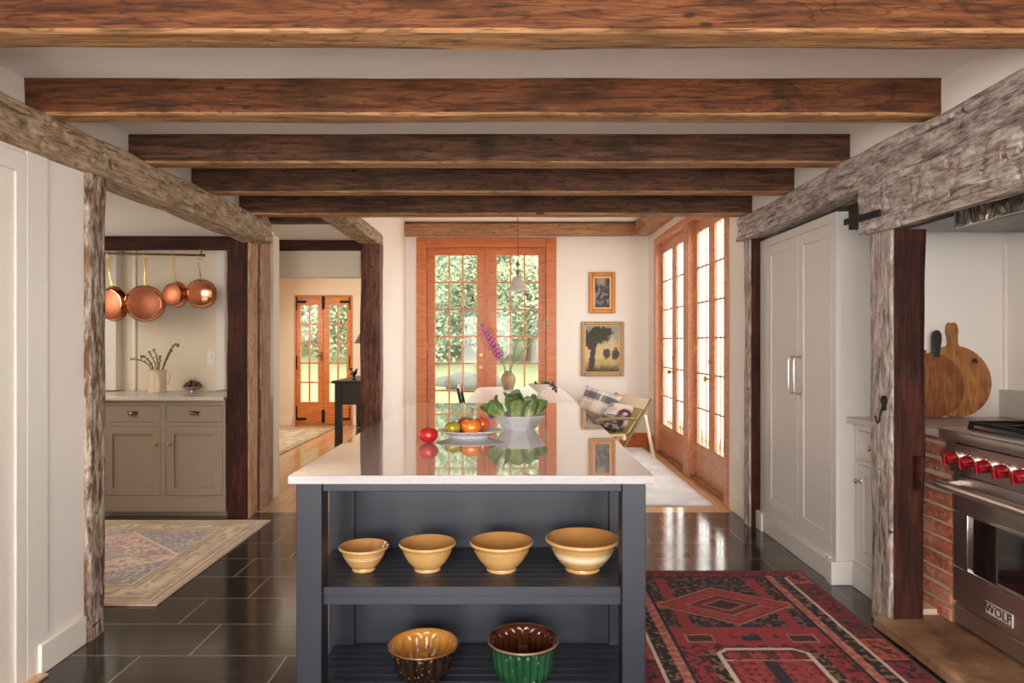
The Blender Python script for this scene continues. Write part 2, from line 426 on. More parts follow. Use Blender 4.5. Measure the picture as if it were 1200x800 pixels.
def hewn(seed, side, crack=None, chops=40, L=6, scal=.005, deep=.022):
    rn = random.Random(seed)
    cl = [(rn.uniform(-L/2, L/2), rn.uniform(0,.75), rn.uniform(.1,.34), rn.uniform(.4,1)*deep, rn.uniform(.007,.016), rn.uniform(-.05,.05)) for _ in range(chops)]
    def dent(x, sd, t):
        if sd != side: return 0
        d = scal*abs(noise.noise(Vector((x*7, t*2.2, seed)))) + scal*.6*noise.noise(Vector((x*26, t*9, seed+3)))
        if crack is not None:
            t0 = crack + .07*noise.noise(Vector((x*1.1, seed, 0))) + .03*noise.noise(Vector((x*5, seed, 2)))
            d += .022*max(0, 1-abs(t-t0)/.05)
        for (cx, c0, cl_, dp, wd, sl) in cl:
            q = abs(x - cx - sl*(t-c0))
            if q < wd and c0 < t < c0+cl_: d += dp*(1-q/wd); break
        return d
    return dent
def beam_x(name, x0, x1, y0, y1, z0, z1, m, label, cat='ceiling beam', seed=0, amp=.003, group=None, bow=0, under=None):
    o = obj(name, rough_beam(x1-x0, y1-y0, z1-z0, amp, seed, bow=bow), m, loc=((x0+x1)/2, (y0+y1)/2, (z0+z1)/2), smooth=50)
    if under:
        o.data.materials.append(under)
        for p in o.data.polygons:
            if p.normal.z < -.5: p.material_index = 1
    return props(o, label, cat, group, 'structure')
def beam_y(name, x0, x1, y0, y1, z0, z1, m, label, cat='beam', seed=0, amp=.008, bow=0, dent=None):
    o = obj(name, rough_beam(y1-y0, x1-x0, z1-z0, amp, seed, bow=bow, ns=20 if dent else 6, nx=int((y1-y0)*90) if dent else None, dent=dent), m, loc=((x0+x1)/2, (y0+y1)/2, (z0+z1)/2), rot=(0,0,R(90)), smooth=50)
    return props(o, label, cat, None, 'structure')
def post(name, x0, x1, y0, y1, z0, z1, m, label, seed=0, amp=.004, side=None):
    # local x runs up
    o = obj(name, rough_beam(z1-z0, y1-y0, x1-x0, amp, seed), m, loc=((x0+x1)/2, (y0+y1)/2, (z0+z1)/2), rot=(0, R(-90), 0), smooth=50)
    if side:                                     # second material on one face: worn on right posts, light painted in on left
        o.data.materials.append(side[1])
        for p in o.data.polygons:
            if p.normal.z * side[0] > .5: p.material_index = 1
    return props(o, label, 'post', None, 'structure')

# ------------------------------------------------------------------ ROOM SHELL
def struct(name, mb, m, label, cat, bevel=0):
    o = obj(name, mb, m, bevel=bevel, smooth=35); return props(o, label, cat, None, 'structure')
YT = 5.47
struct('floor', MB().box(-4.3, 2.95, -2.7, YT, -.1, 0), M['slate'], 'polished dark slate tile floor of the kitchen', 'floor')
struct('floor_boards', MB().box(-4.3, 2.0, YT, 11.4, -.1, 0), M['planks'], 'honey oak board floor of the rooms beyond the slate', 'floor')
CE = 2.45
struct('ceiling', MB().box(-2.12, 2.95, -2.7, 5.12, CE, CE+.12), M['ceiling'], 'white plaster ceiling between the dark beams', 'ceiling')
struct('ceiling_alcove', MB().box(-4.3, -2.12, 3.0, 6.1, 2.22, 2.34), M['ceiling'], 'low white ceiling over the copper pan alcove', 'ceiling')
struct('ceiling_sunroom', MB().box(-1.5, 2.0, 5.0, 9.2, 2.93, 3.05), M['ceiling'], 'white ceiling of the bright dining end', 'ceiling')
struct('ceiling_hall', MB().box(-4.3, -1.42, 5.12, 11.4, 2.41, 2.53), M['ceiling'], 'white ceiling of the hall by the far double door', 'ceiling')
# side strips above the girders
struct('wall_left', MB().box(-2.12, -1.95, -2.7, .9, 0, 2.14).box(-2.12, -1.95, .9, 2.69, 2.06, 2.14).box(-2.12, -1.95, 2.69, 3.11, 0, 2.14)
       .box(-2.12, -2.0, -2.7, 5.12, 2.28, 2.46), M['wall'], 'cream plaster wall on the left beside the whitewashed post', 'wall')
struct('wall_right', MB().box(1.76, 1.9, -2.7, 5.2, 2.28, 2.46).box(2.78, 2.95, -2.7, 5.2, 0, 2.46).box(1.8, 2.95, 5.13, 5.25, 0, 2.46).box(2.08, 2.78, 1.5, 1.88, .07, 2.3), M['wall'],  # last box: unseen chimney cheek added to keep rear light off the niche
       'pale plaster wall behind the range and above the right girder', 'wall')
struct('wall_niche', MB().box(2.12, 2.78, 3.852, 3.95, 0, 2.3), M['wall'], 'pale niche wall behind the round cutting boards', 'wall')
struct('wall_rear', MB().box(-2.12, -1.55, -2.7, -2.5, 0, 2.46).box(.05, .55, -2.7, -2.5, 0, 2.46).box(2.15, 2.95, -2.7, -2.5, 0, 2.46)
       .box(-1.55, .05, -2.7, -2.5, 0, .3).box(-1.55, .05, -2.7, -2.5, 2.25, 2.46).box(.55, 2.15, -2.7, -2.5, 0, .3).box(.55, 2.15, -2.7, -2.5, 2.25, 2.46),
       M['wall'], 'plaster wall with two windows behind the viewer', 'wall')
# alcove
struct('wall_alcove', MB().box(-4.3, -2.08, 5.95, 6.1, 0, 2.3).box(-4.3, -4.15, 2.9, 6.1, 0, 2.3).box(-4.3, -2.12, 2.9, 3.05, 0, 2.3), M['wall_warm'],
       'cream wall behind the hanging copper pans', 'wall')
struct('trim_1', MB().box(-3.30, -3.272, 5.93, 5.95, .95, 2.2).box(-2.565, -2.49, 5.92, 5.95, .95, 2.2), M['trimw'], 'slim white trims on the wall behind the copper pans', 'trim', .003)
struct('trim_2', MB().box(-3.95, -3.40, 5.86, 5.95, .95, 2.2), M['trimw'], 'raised white panel at the left of the pan alcove', 'trim', .004)  # plain white panel set a little forward of the wall
# hall
struct('wall_hall', MB().box(-4.3, -3.57, 11.2, 11.35, 0, 2.5).box(-2.62, -1.3, 11.2, 11.35, 0, 2.5).box(-3.57, -2.62, 11.2, 11.35, 2.13, 2.5)
       .box(-4.3, -4.0, 6.1, 11.2, 0, 2.5), M['wall_warm'], 'cream hall wall around the small double door', 'wall')
struct('wall_hall_header', MB().box(-4.3, -1.42, 7.16, 7.3, 2.045, 2.46), M['wall_warm'], 'cream drop wall above the hall opening', 'wall')
struct('wall_hall_jamb', MB().box(-4.0, -2.62, 7.16, 7.3, 0, 2.1), M['wall_warm'], 'cream wall at the left of the hall opening', 'wall')
# sunroom
struct('wall_sunroom_left', MB().box(-1.50, -1.40, 7.06, 11.3, 0, 3.0).box(-1.50, -1.40, 5.0, 7.06, 2.5, 3.0), M['wall'], 'white wall between the hall and the dining end', 'wall')
struct('wall_far', MB().box(-1.5, -1.26, 9.0, 9.15, 0, 3.0).box(.585, 1.95, 9.0, 9.15, 0, 3.0).box(-1.26, .585, 9.0, 9.15, 2.74, 3.0), M['wall'],
       'white far wall holding the pine garden door and two paintings', 'wall')
struct('wall_sunroom_right', MB().box(1.80, 1.95, 8.57, 9.1, 0, 3.0).box(1.80, 1.95, 5.2, 5.66, 0, 3.0).box(1.80, 1.95, 5.66, 8.57, 2.65, 3.0), M['wall'],
       'white wall around the two glazed doors on the right', 'wall')
struct('wall_sunroom_front', MB().box(-1.5, 1.95, 5.0, 5.1, 2.46, 3.0), M['wall'], 'plaster above the last ceiling beam', 'wall')
# baseboards
struct('baseboard_left', MB().box(-1.95, -1.93, 2.80, 3.10, 0, .125), M['trimw'], 'white baseboard along the left wall', 'baseboard', .004)
struct('baseboard_right', MB().box(1.78, 1.80, 5.22, 5.60, 0, .13), M['trimw'], 'white baseboard under the outlet on the right', 'baseboard', .004)
struct('baseboard_far', MB().box(.60, 1.80, 8.975, 9.0, 0, .17).box(1.775, 1.80, 8.6, 9.0, 0, .17), M['pine'], 'pine baseboard in the far right corner', 'baseboard', .004)
struct('baseboard_hall', MB().box(-4.0, -3.6, 11.17, 11.2, 0, .14).box(-2.6, -1.5, 11.17, 11.2, 0, .14), M['trimw'], 'white baseboard beside the hall double door', 'baseboard', .004)
# door casing at the extreme left + its door
d = thing('door_4', 'plain white door and moulded casing at the left edge', 'door', (-1.95, 1.8, 0), 0, None, 'structure')
obj('casing', MB().box(-1.95, -1.943, 2.675, 2.735, 0, 2.12).box(-1.95, -1.943, .85, 2.735, 2.04, 2.12), M['trimw'], d, bevel=.004, world=True)
obj('door_leaf', MB().box(-2.02, -1.958, .9, 2.68, 0.01, 2.05), M['trimw'], d, bevel=.003, world=True)
struct('trim_3', MB().box(-1.95, -1.943, 2.737, 2.86, 0, 2.14), M['trimw'], 'flat white pilaster strip beside the left door casing', 'trim', .003)
struct('threshold', MB().box(-2.0, -1.90, 2.2, 2.80, 0, .012), M['planks'], 'small oak threshold strip below the left door', 'threshold', .003)

# beams: five joists
JX0, JX1 = -2.0, 1.765
jl = [('nearest ceiling beam, broad and red brown, cut off by the top edge', 2.05, .125, 'joist'),
      ('second ceiling beam from the front, red brown with a dark left end', 2.80, .11, 'joist'),
      ('third ceiling beam from the front, middle one of the five', 3.556, .11, 'joist_dark'),
      ('fourth ceiling beam from the front, dark with a pale lower edge', 4.256, .11, 'joist_dark'),
      ('farthest of the five ceiling beams, just before the bright dining end', 5.0, .12, 'joist_dark')]
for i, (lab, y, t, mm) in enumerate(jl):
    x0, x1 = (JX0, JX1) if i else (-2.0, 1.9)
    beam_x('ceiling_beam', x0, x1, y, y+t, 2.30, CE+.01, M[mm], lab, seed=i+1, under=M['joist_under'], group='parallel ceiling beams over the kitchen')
beam_y('girder_beam', -2.10, -1.90, -.6, 5.4, 2.14, 2.305, M['girt'], 'long weathered girder beam on the left carrying the ceiling beams', seed=11, dent=hewn(11, 3, None, 60, 6, .007, .014))
beam_y('girder_beam', 1.71, 1.90, -.6, 5.2, 2.13, 2.30, M['lintel'], 'long weathered girder beam on the right with a lengthwise crack', seed=12, dent=hewn(12, 1, .60, 34, 5.8, .006, .012))
beam_y('lintel_beam', 1.725, 1.86, -.5, 3.40, 1.90, 2.128, M['lintel'], 'massive hewn grey lintel over the range, scarred with axe cuts', 'lintel', seed=13, amp=.012, dent=hewn(13, 1, None, 75, 3.9, .010, .026))
beam_y('girder_beam', -1.56, -1.36, 5.12, 7.2, 2.375, 2.49, M['girt'], 'short pale girder beam above the reddish post near the hall', seed=14)
beam_x('alcove_beam', -4.1, -2.12, 5.5, 5.68, 2.125, 2.225, M['post_dark'], 'dark beam above the copper pan rail', seed=15)
beam_x('hall_beam', -4.0, -1.5, 7.0, 7.15, 2.315, 2.41, M['post_dark'], 'thin dark beam above the hall opening', seed=16, amp=.004)
beam_x('hall_beam', -2.08, -1.56, 5.70, 5.86, 2.372, 2.43, M['joist_dark'], 'short brown beam under the hall ceiling next to the last ceiling beam', seed=17, amp=.004)
beam_x('header_beam', -1.41, 1.76, 8.86, 9.0, 2.755, 2.905, M['pine_trim'], 'pale pine header beam above the far garden door', seed=18, amp=.003)
beam_y('header_beam', 1.60, 1.80, 5.2, 8.86, 2.74, 2.93, M['pine_trim'], 'pine header beam above the right glazed doors', seed=19, amp=.003)
# posts
post('timber_pillar', -2.09, -1.925, 3.11, 3.245, 0, 2.15, M['post_worn'], 'slim flaking whitewashed post at the end of the left wall', seed=21)
post('timber_pillar', -2.222, -2.043, 5.305, 5.50, 0, 2.16, M['post_dark'], 'dark brown square post beside the greige base cabinet', seed=22, side=(-1, M['post_pale']))
post('timber_pillar', -2.20, -2.03, 5.525, 5.74, 0, 2.40, M['post_red'], 'pinkish brown post behind the dark one at the hall opening', seed=23, side=(-1, M['post_lit_pink']))
post('timber_pillar', -1.555, -1.355, 7.0, 7.18, 0, 2.38, M['post_red'], 'reddish brown post between the hall and the dining end', seed=24)
post('timber_pillar', 1.755, 1.87, 5.04, 5.17, 0, 2.14, M['post_dark'], 'slim dark post between the tall cabinet and the glazed doors', seed=26, side=(1, M['lintel']))
# the post by the range, with its mortise slot cut
pb = post('timber_pillar', 1.79, 1.953, 3.22, 3.41, 0, 1.90, M['post_dark'], 'thick dark post beside the brick pier, worn pale on its room side', seed=25, side=(1, M['lintel']))

ct = obj('cutter', MB().box(1.893, 1.94, 3.15, 3.30, .668, .828), M['post_dark']); bo = pb.modifiers.new('slot', 'BOOLEAN'); bo.object = ct; bo.operation = 'DIFFERENCE'; bo.solver = 'EXACT'
bpy.context.view_layer.update(); me = bpy.data.meshes.new_from_object(pb.evaluated_get(bpy.context.evaluated_depsgraph_get()))
pb.modifiers.clear(); pb.data = me; bpy.data.objects.remove(ct)

# ------------------------------------------------------------------ FRENCH DOORS
def glazed_door(name, label, loc, rz, w, h, fr, leaves, gz, rows, m, frd=.10, rec=.05, mun=.022, bottom=0.01, top=None, proud=.02, lt=.045, md=.030):
    d = thing(name, label, 'door', loc, rz, None, 'structure')
    top = top or h - fr[2]
    f = MB().box(0, fr[0], -proud, frd, 0, h).box(w-fr[1], w, -proud, frd, 0, h).box(fr[0], w-fr[1], -proud, frd, top+.004, h)
    obj('door_frame', f, m, d, bevel=.005)
    f = MB().box(fr[0], w-fr[1], rec-.05, frd, 0.0, .025)
    obj('threshold', f, M['pine_trim'], d, bevel=.004)
    out = []
    for (x0, x1, g0, g1, cols) in leaves:
        z0, z1 = bottom + .015, top
        y0, y1 = rec, rec + lt
        b = MB().box(x0+.002, g0, y0, y1, z0, z1).box(g1, x1-.002, y0, y1, z0, z1).box(g0, g1, y0, y1, z0, gz[0]).box(g0, g1, y0, y1, gz[1], z1)
        lf = obj('door_leaf', b, m, d, bevel=.004)
        mb = MB()
        for k in range(1, cols):
            x = g0 + (g1-g0)*k/cols; mb.box(x-mun/2, x+mun/2, y0+lt/2-md/2, y0+lt/2+md/2, gz[0], gz[1])
        for k in range(1, rows):
            z = gz[0] + (gz[1]-gz[0])*k/rows; mb.box(g0, g1, y0+lt/2-md/2-.001, y0+lt/2+md/2+.001, z-mun/2, z+mun/2)
        obj('muntins', mb, m, lf)
        obj('glass_panes', MB().box(g0-.004, g1+.004, y0+lt/2-.002, y0+lt/2+.002, gz[0]-.004, gz[1]+.004), M['glass'], lf, smooth=0)
        out.append(lf)
    return d, out
def door_knob(lf, x, z, y, key=True):
    b = MB().lathe([(.001,0),(.024,0),(.026,.004),(.012,.008),(.009,.02),(.014,.028),(.026,.036),(.029,.046),(.024,.056),(.010,.060),(.0005,.0605)], 20, M=Matrix.Translation((x,y,z)) @ Matrix.Rotation(R(90),4,'X'))
    obj('door_knob', b, M['brass'], lf)
    if key:
        b = MB().lathe([(.001,0),(.024,0),(.026,.005),(.020,.012),(.0005,.014)], 20, M=Matrix.Translation((x,y,z+.16)) @ Matrix.Rotation(R(90),4,'X'))
        obj('deadbolt', b, M['brass'], lf)
k = 9/800
d1, L1 = glazed_door('door_1', 'wide orange pine double glazed garden door on the far wall', (-1.26, 9.0, 0), 0, 1.845, 2.74, (.135,.135,.13),
    [(.135,.9225,.242,.793,3), (.9225,1.71,1.0575,1.609,3)], (.36, 2.513), 6, M['pine'], mun=.018)
door_knob(L1[0], .85, 1.03, .05)
obj('astragal', MB().box(.905,.94,.03,.05,.03,2.60), M['pine'], L1[1], bevel=.003)
for lf, x in ((L1[0], .137), (L1[1], 1.708)):
    for z in (.35, 1.3, 2.35): obj('hinge', MB().cyl((x,.043,z-.05),(x,.043,z+.05),.008,10), M['brass'], lf)
d2, L2 = glazed_door('door_2', 'farther of the two reddish double glazed doors on the right', (1.80, 8.57, 0), R(-90), 1.55, 2.65, (.10,.10,.08),
    [(.10,.775,.20,.675,3), (.775,1.45,.875,1.35,3)], (.36, 2.45), 6, M['pine_red'], rec=.05, frd=.085, lt=.03, md=.008, mun=.018)
d3, L3 = glazed_door('door_3', 'nearer of the two reddish double glazed doors on the right', (1.80, 7.02, 0), R(-90), 1.36, 2.65, (.10,.09,.08),
    [(.10,.685,.19,.595,3), (.685,1.27,.775,1.18,3)], (.36, 2.45), 6, M['pine_red'], rec=.05, frd=.085, lt=.03, md=.008, mun=.018)
for L, x in ((L2, .72), (L3, .635)):
    door_knob(L[0], x, 1.02, .05)
for L, xs in ((L2, (.105, 1.445)), (L3, (.105, 1.265))):
    for lf, x in zip(L, xs):
        for z in (.3, .75, 1.3, 1.85, 2.4): obj('hinge', MB().cyl((x,.045,z-.045),(x,.045,z+.045),.008,10), M['brass'], lf)
d4, L4 = glazed_door('door_5', 'small honey pine double glazed door at the end of the hall', (-3.57, 11.2, 0), 0, .95, 2.13, (.03,.03,.03),
    [(.03,.475,.10,.385,2), (.475,.92,.57,.855,2)], (.38, 1.97), 5, M['pine_far'], mun=.022, rec=.0, frd=.06, proud=.015)
for lf, sx, x in ((L4[0], 1, .03), (L4[1], -1, .92)):
    for z, armd in ((2.02,-1),(1.05,0),(.22,1)):
        b = MB().box(x-.02, x+.02, -.014, -.003, z-.13, z+.09)
        if armd: b.box(min(x, x+sx*.17), max(x, x+sx*.17), -.014, -.003, z-.02 if armd<0 else z-.14, z+.02 if armd<0 else z-.10)
        obj('strap_hinge', b, M['iron'], lf, bevel=.003)
    xx = .44 if sx > 0 else .50
for z in (2.02, .16):
    obj('bolt', MB().box(.452,.498,-.02,-.003,z-.11,z+.09).cyl((.475,-.022,z-.14),(.475,-.022,z+.1),.008,8), M['iron'], L4[0], bevel=.002)
obj('lever_handle', MB().box(.43,.462,-.012,-.001,1.05,1.2).tube([(.446,-.01,1.14),(.446,-.04,1.14),(.42,-.05,1.14),(.34,-.05,1.13)],.009,8), M['brass_dark'], L4[0])

# ------------------------------------------------------------------ OUTSIDE
def lawnmat():
    t = NT('mown_lawn'); v = t.coords((1,1,1), False); f = t.noise(v, .5, 6, .6); f2 = t.noise(v, 6, 5)
    t.base(t.mix(f, S(92,100,66), S(114,118,82))); t.set(Roughness=.9); t.bump(f2, .5, .05); return t.m
M['lawn'] = lawnmat()
M['patio'] = plain('pale_stone_patio', S(214,208,200), .8, var=.06, vs=2)
M['leaf_a'] = plain('haze_pale_leaves', S(146,154,124), .6, var=.15, vs=3)  # garden haze painted in: both leaf colours are paled
M['leaf_b'] = plain('haze_deep_leaves', S(128,140,110), .6, var=.15, vs=3)
M['bark'] = plain('bark', S(128,112,94), .9, var=.3, vs=12)
M['rock'] = plain('fieldstone', S(74,73,68), .85, var=.2, vs=4, bmp=.4, bs=6)
def lawn_pos(u, v):
    x = -40 + 80*u; y = 9.16 + 60*v
    return (x, y, -.12 - .25*sm(2.5,3.5,x) + .9*sm(14, 24, y)*(1-sm(1.5,5,x)) + 9*sm(22, 46, y)*(1-sm(1.5, 5, x)) + .12*noise.noise(Vector((x*.15, y*.15, 0))))
g = grid_obj('ground', 40, 40, lawn_pos, lambda u, v: (1,1,1), M['lawn']); props(g, 'sunlit lawn sloping up beyond the garden door', 'lawn', None, 'structure')
struct('ground_patio', MB().box(1.96, 30, -3, 9.15, -.25, -.12).box(3.2, 30, 9.15, 60, -.25, -.12), M['patio'], 'pale stone terrace outside the right glazed doors', 'terrace')
struct('ground_patio_hall', MB().box(-12, -1.5, 11.36, 14.5, -.25, -.06), M['patio'], 'pale terrace outside the hall double door', 'terrace')
def tree(loc, h, r, m, label, seed, n=11000, name='tree'):
    rnd = random.Random(seed); t = thing(name, label, 'tree', loc, 0, 'trees at the end of the lawn')
    obj('trunk', MB().tube([(0,0,-.2),(.1,0,h*.3),(.0,.1,h*.62)], [.16*r/2,.12*r/2,.05*r/2], 10), M['bark'], t)
    mb = MB(); blobs = [(rnd.uniform(-.6,.6)*r, rnd.uniform(-.6,.6)*r, h*rnd.uniform(.18,.9), r*rnd.uniform(.35,.6)) for _ in range(13)]
    for _ in range(n):
        bx, by, bz, br = rnd.choice(blobs)
        dv = Vector((rnd.gauss(0,1), rnd.gauss(0,1), rnd.gauss(0,1))).normalized()*br*rnd.uniform(.6,1)
        c = Vector((bx,by,bz)) + dv; a = Vector((rnd.gauss(0,1),rnd.gauss(0,1),rnd.gauss(0,1))).normalized(); b = a.orthogonal().normalized(); s = rnd.uniform(.05,.10)
        mb.add([c-a*s, c-b*s*.6, c+a*s, c+b*s*.6], [(0,1,2,3)])
    obj('leaf_crown', mb, m, t, smooth=0)
    return t
tl = [(-4.2,22,'leaf_b','broad leafy tree behind the left leaf of the far garden door',6.5,2.6),(-1.6,25,'leaf_a','pale tall tree behind the left leaf of the garden door',7.5,2.6),
      (.6,23,'leaf_b','bushy tree behind the meeting stiles of the garden door',6.0,2.4),(2.6,21,'leaf_a','light green tree behind the right leaf of the garden door',6.8,2.4),
      (-7.0,24,'leaf_a','light tree seen through the hall double door',6.5,2.6),(-10,26,'leaf_b','darker tree seen through the hall double door',7,2.8)]
for i, (x, y, mm, lab, h, r) in enumerate(tl): tree((x, y, .3), h, r, M[mm], lab, 40+i)
for i, (x, y, s, lab) in enumerate([(-1.15,17.5,.42,'large grey boulder on the lawn behind the garden door'),(-.55,17.9,.34,'smaller grey boulder right of the large one on the lawn'),(-1.75,18.2,.3,'low boulder left of the large one on the lawn'),(1.5,18.0,.36,'boulder on the lawn behind the right door leaf')]):
    b = MB().ball((0,0,0), s, 20, 14, (1.3,1,.75)); b.v = [tuple(Vector(v)*(1+.25*noise.noise(Vector(v)*3+Vector((i*7,0,0))))) for v in b.v]
    props(obj('boulder', b, M['rock'], loc=(x,y,.15+s*.3)), lab, 'boulder', 'boulders on the lawn')

# ------------------------------------------------------------------ ISLAND
isl = thing('kitchen_island', 'large charcoal navy kitchen island with a polished pale quartz top and open shelves', 'kitchen island', (-.14, 3.6, 0))
IX0, IX1 = -.737, .457
obj('countertop', MB().box(-.753, .478, 2.29, 5.0, .89, .92), M['quartz'], isl, bevel=.004, world=True)
b = MB().box(IX0, IX1, 2.80, 4.85, .06, .89).box(IX0+.05, IX1-.05, 2.85, 4.8, 0, .06)
for x0, x1 in ((IX0, IX0+.095), (IX1-.06, IX1)): b.box(x0, x1, 2.78, 2.80, .06, .885)
b.box(IX0, IX1, 2.783, 2.80, .84, .885)
for sx in (IX0-.012, IX1): 
    for y in (2.80, 3.46, 4.14, 4.76): b.box(sx, sx+.012, y, y+.09, .06, .885)
    b.box(sx, sx+.012, 2.80, 4.85, .06, .18); b.box(sx, sx+.012, 2.80, 4.85, .80, .885)
obj('cabinet_body', b, M['navy'], isl, bevel=.002, world=True)
for (x0, x1) in ((IX0, -.65), (.376, IX1)):
    obj('leg', MB().box(x0, x1, 2.33, 2.417, 0, .888), M['navy'], isl, bevel=.003, world=True)
obj('apron', MB().box(-.65, .376, 2.345, 2.37, .855, .888).box(IX0+.01, IX0+.03, 2.417, 2.80, .845, .888).box(IX1-.03, IX1-.01, 2.417, 2.80, .845, .888), M['navy'], isl, bevel=.002, world=True)
def island_shelf(z):
    b = MB(); n = 8; y0, y1 = 2.375, 2.782
    for i in range(n):
        a = y0 + (y1-y0)*i/n; c = y0 + (y1-y0)*(i+1)/n; b.box(IX0+.012, IX1-.012, a+.0015, c-.0015, z-.025, z)
    b.box(IX0+.015, IX1-.015, y0, y1, z-.03, z-.02)
    b.box(-.65, .376, 2.35, 2.376, z-.032, z); b.box(-.65, .376, 2.356, 2.38, z-.064, z-.033)
    b.box(IX0+.012, IX0+.03, 2.417, 2.78, z-.06, z-.03).box(IX1-.03, IX1-.012, 2.417, 2.78, z-.06, z-.03)
    obj('shelf', b, M['navy'], isl, bevel=.0015, world=True)
island_shelf(.526); island_shelf(.135)

# bowls on the shelves
def glaze(name, c1, c2, rough=.12, bands=None, speck=None, zfreq=None):
    t = NT(name); f = t.noise(t.coords((1,1,1), False), 14, 5)
    col = t.mix(f, c1, c2)
    if bands:
        tc = t.n('ShaderNodeTexCoord'); sp = t.n('ShaderNodeSeparateXYZ'); t.l(tc.outputs['Object'], sp.inputs[0]); z = sp.outputs['Z']
        for (z0, z1, bc) in bands:
            mk = t.math('MULTIPLY', t.math('GREATER_THAN', z, z0), t.math('LESS_THAN', z, z1)); col = t.mix(mk, col, bc)
    if speck:
        vo = t.n('ShaderNodeTexVoronoi'); vo.inputs['Scale'].default_value = speck[0]; t.l(t.coords((1,1,.6), False), vo.inputs['Vector'])
        col = t.mix(t.ramp(vo.outputs['Distance'], [(speck[1]*.6,(1,1,1)), (speck[1],(0,0,0))]), col, speck[2])
    t.base(col); t.set(Roughness=rough); t.p.inputs['Coat Weight'].default_value = .6; t.p.inputs['Coat Roughness'].default_value = .04; return t.m
Y1, Y2 = S(186,142,86), S(202,160,104); IN1, IN2 = S(170,120,66), S(184,134,78); CREAM = S(232,216,186)
def yellow_bowl(x, y, z, r, h, label, bands, ribs, seed):
    t = thing('mixing_bowl', label, 'bowl', (x, y, z), 0, 'yellowware bowls on the upper island shelf')
    fr = r*.46
    prof = [(.0005,.002),(fr*.85,.002),(fr*.88,0),(fr,0),(fr+.002,.004),(fr,.011)]
    for i in range(1, 12):
        u = i/12; rr = fr*.96 + (r*.93-fr*.96)*(u**.62); 
        zz = .011 + (h*.86-.011)*u
        if ribs and any(abs(u-q) < .035 for q in ribs): rr += .0016
        prof.append((rr, zz))
    prof += [(r*.94,h*.87),(r*.985,h*.90),(r,h*.94),(r*.99,h*.98),(r*.965,h)]
    obj('bowl_shell', MB().lathe(prof, 56), glaze('yellow_glaze_%d' % seed, Y1, Y2, .13, bands), t, smooth=50)
    inn = [(r*.965,h),(r*.93,h*.97),(r*.90,h*.90)]
    for i in range(1, 10):
        u = 1 - i/10; inn.append((fr*.5 + (r*.89-fr*.5)*(max(u,0)**.6), .016 + (h*.88-.016)*u))
    inn.append((.0005,.013))
    obj('interior', MB().lathe(inn, 56), glaze('amber_inside_%d' % seed, IN1, IN2, .08), t, smooth=60)
    return t
zs = .526
yellow_bowl(-.549, 2.53, zs, .0925, .090, 'smallest tan yellowware bowl, first from the left on the upper shelf', [(.052,.054,CREAM),(.058,.060,CREAM)], (), 1)
yellow_bowl(-.313, 2.53, zs, .106, .102, 'tan yellowware bowl with fine raised rings, second from the left', None, (.35,.5,.65), 2)
yellow_bowl(-.039, 2.53, zs, .119, .108, 'tan ribbed yellowware bowl, third from the left on the upper shelf', [(.071,.0725,S(180,130,76))], (.45,.6,.75), 3)
yellow_bowl(.262, 2.535, zs, .139, .118, 'largest yellowware bowl, banded in cream, at the right end of the shelf', [(.046,.0485,CREAM),(.052,.073,CREAM),(.0765,.079,CREAM)], (), 4)
def fluted(x, y, z, r, h, fr, m_out, m_in, label, nfl, amp, flare, name, rimm, tube=True):
    t = thing(name, label, 'bowl', (x, y, z), 0, 'glazed fluted moulds on the lower island shelf')
    def mod(r_, z_, a, i): 
        k = sm(0, .3*h, z_)*(1-sm(h*.80, h*.90, z_)); return (r_*(1 + amp*k*(abs(math.cos(a*nfl/2))-.5)), z_)
    prof = [(.0005,.002),(fr*.9,.002),(fr*.94,0),(fr,.003)] + [(fr + (r*.88-fr)*(u**flare), h*.86*u) for u in [i/14 for i in range(1,15)]]
    prof += [(r*.93,h*.89),(r*.985,h*.93),(r,h*.965),(r*.985,h*.99),(r*.96,h)]
    sh = obj('mould_shell', MB().lathe(prof, nfl*8, mod=mod), m_out, t, smooth=60)
    inn = [(r*.96,h),(r*.93,h*.985),(r*.87,h*.90)] + [(fr*.9 + (r*.85-fr*.9)*(u**flare), .02+(h*.85-.02)*u) for u in [1-i/12 for i in range(0,12)]] + [(fr*.6,.014)]
    if tube: inn += [(r*.28,.02),(r*.20,h*.55),(r*.14,h*.74),(.0005,h*.76)]
    else: inn += [(.0005,.014)]
    obj('interior', MB().lathe(inn, nfl*8, mod=mod), m_in, t, smooth=60)
    rim = [(r*.985 + .004*math.cos(q), h*.972 + .005*math.sin(q)) for q in [2*PI*i/8 for i in range(8)]]
    obj('rim', MB().lathe(rim, 64, closed=True), rimm, t, smooth=60)
fluted(-.329, 2.535, .135, .131, .118, .086, glaze('dark_brown_glaze', S(26,16,12), S(40,26,18), .1, speck=(70,.16,S(186,150,70))), glaze('ochre_inside', S(168,110,46), S(196,140,66), .1),
       'dark speckled mould bowl with an ochre fluted inside on the lower shelf', 16, .09, .62, 'fluted_mould', glaze('brown_rim', S(92,52,30), S(120,72,40), .15))
fluted(.041, 2.535, .135, .133, .136, .098, glaze('green_glaze', S(16,46,28), S(34,82,50), .1, speck=(44,.2,S(170,150,110))), glaze('brown_inside', S(58,26,16), S(84,40,24), .08),
       'green fluted ceramic mould with a brown inside on the lower shelf', 22, .10, .9, 'fluted_mould', glaze('worn_rim', S(96,70,52), S(140,110,84), .25))

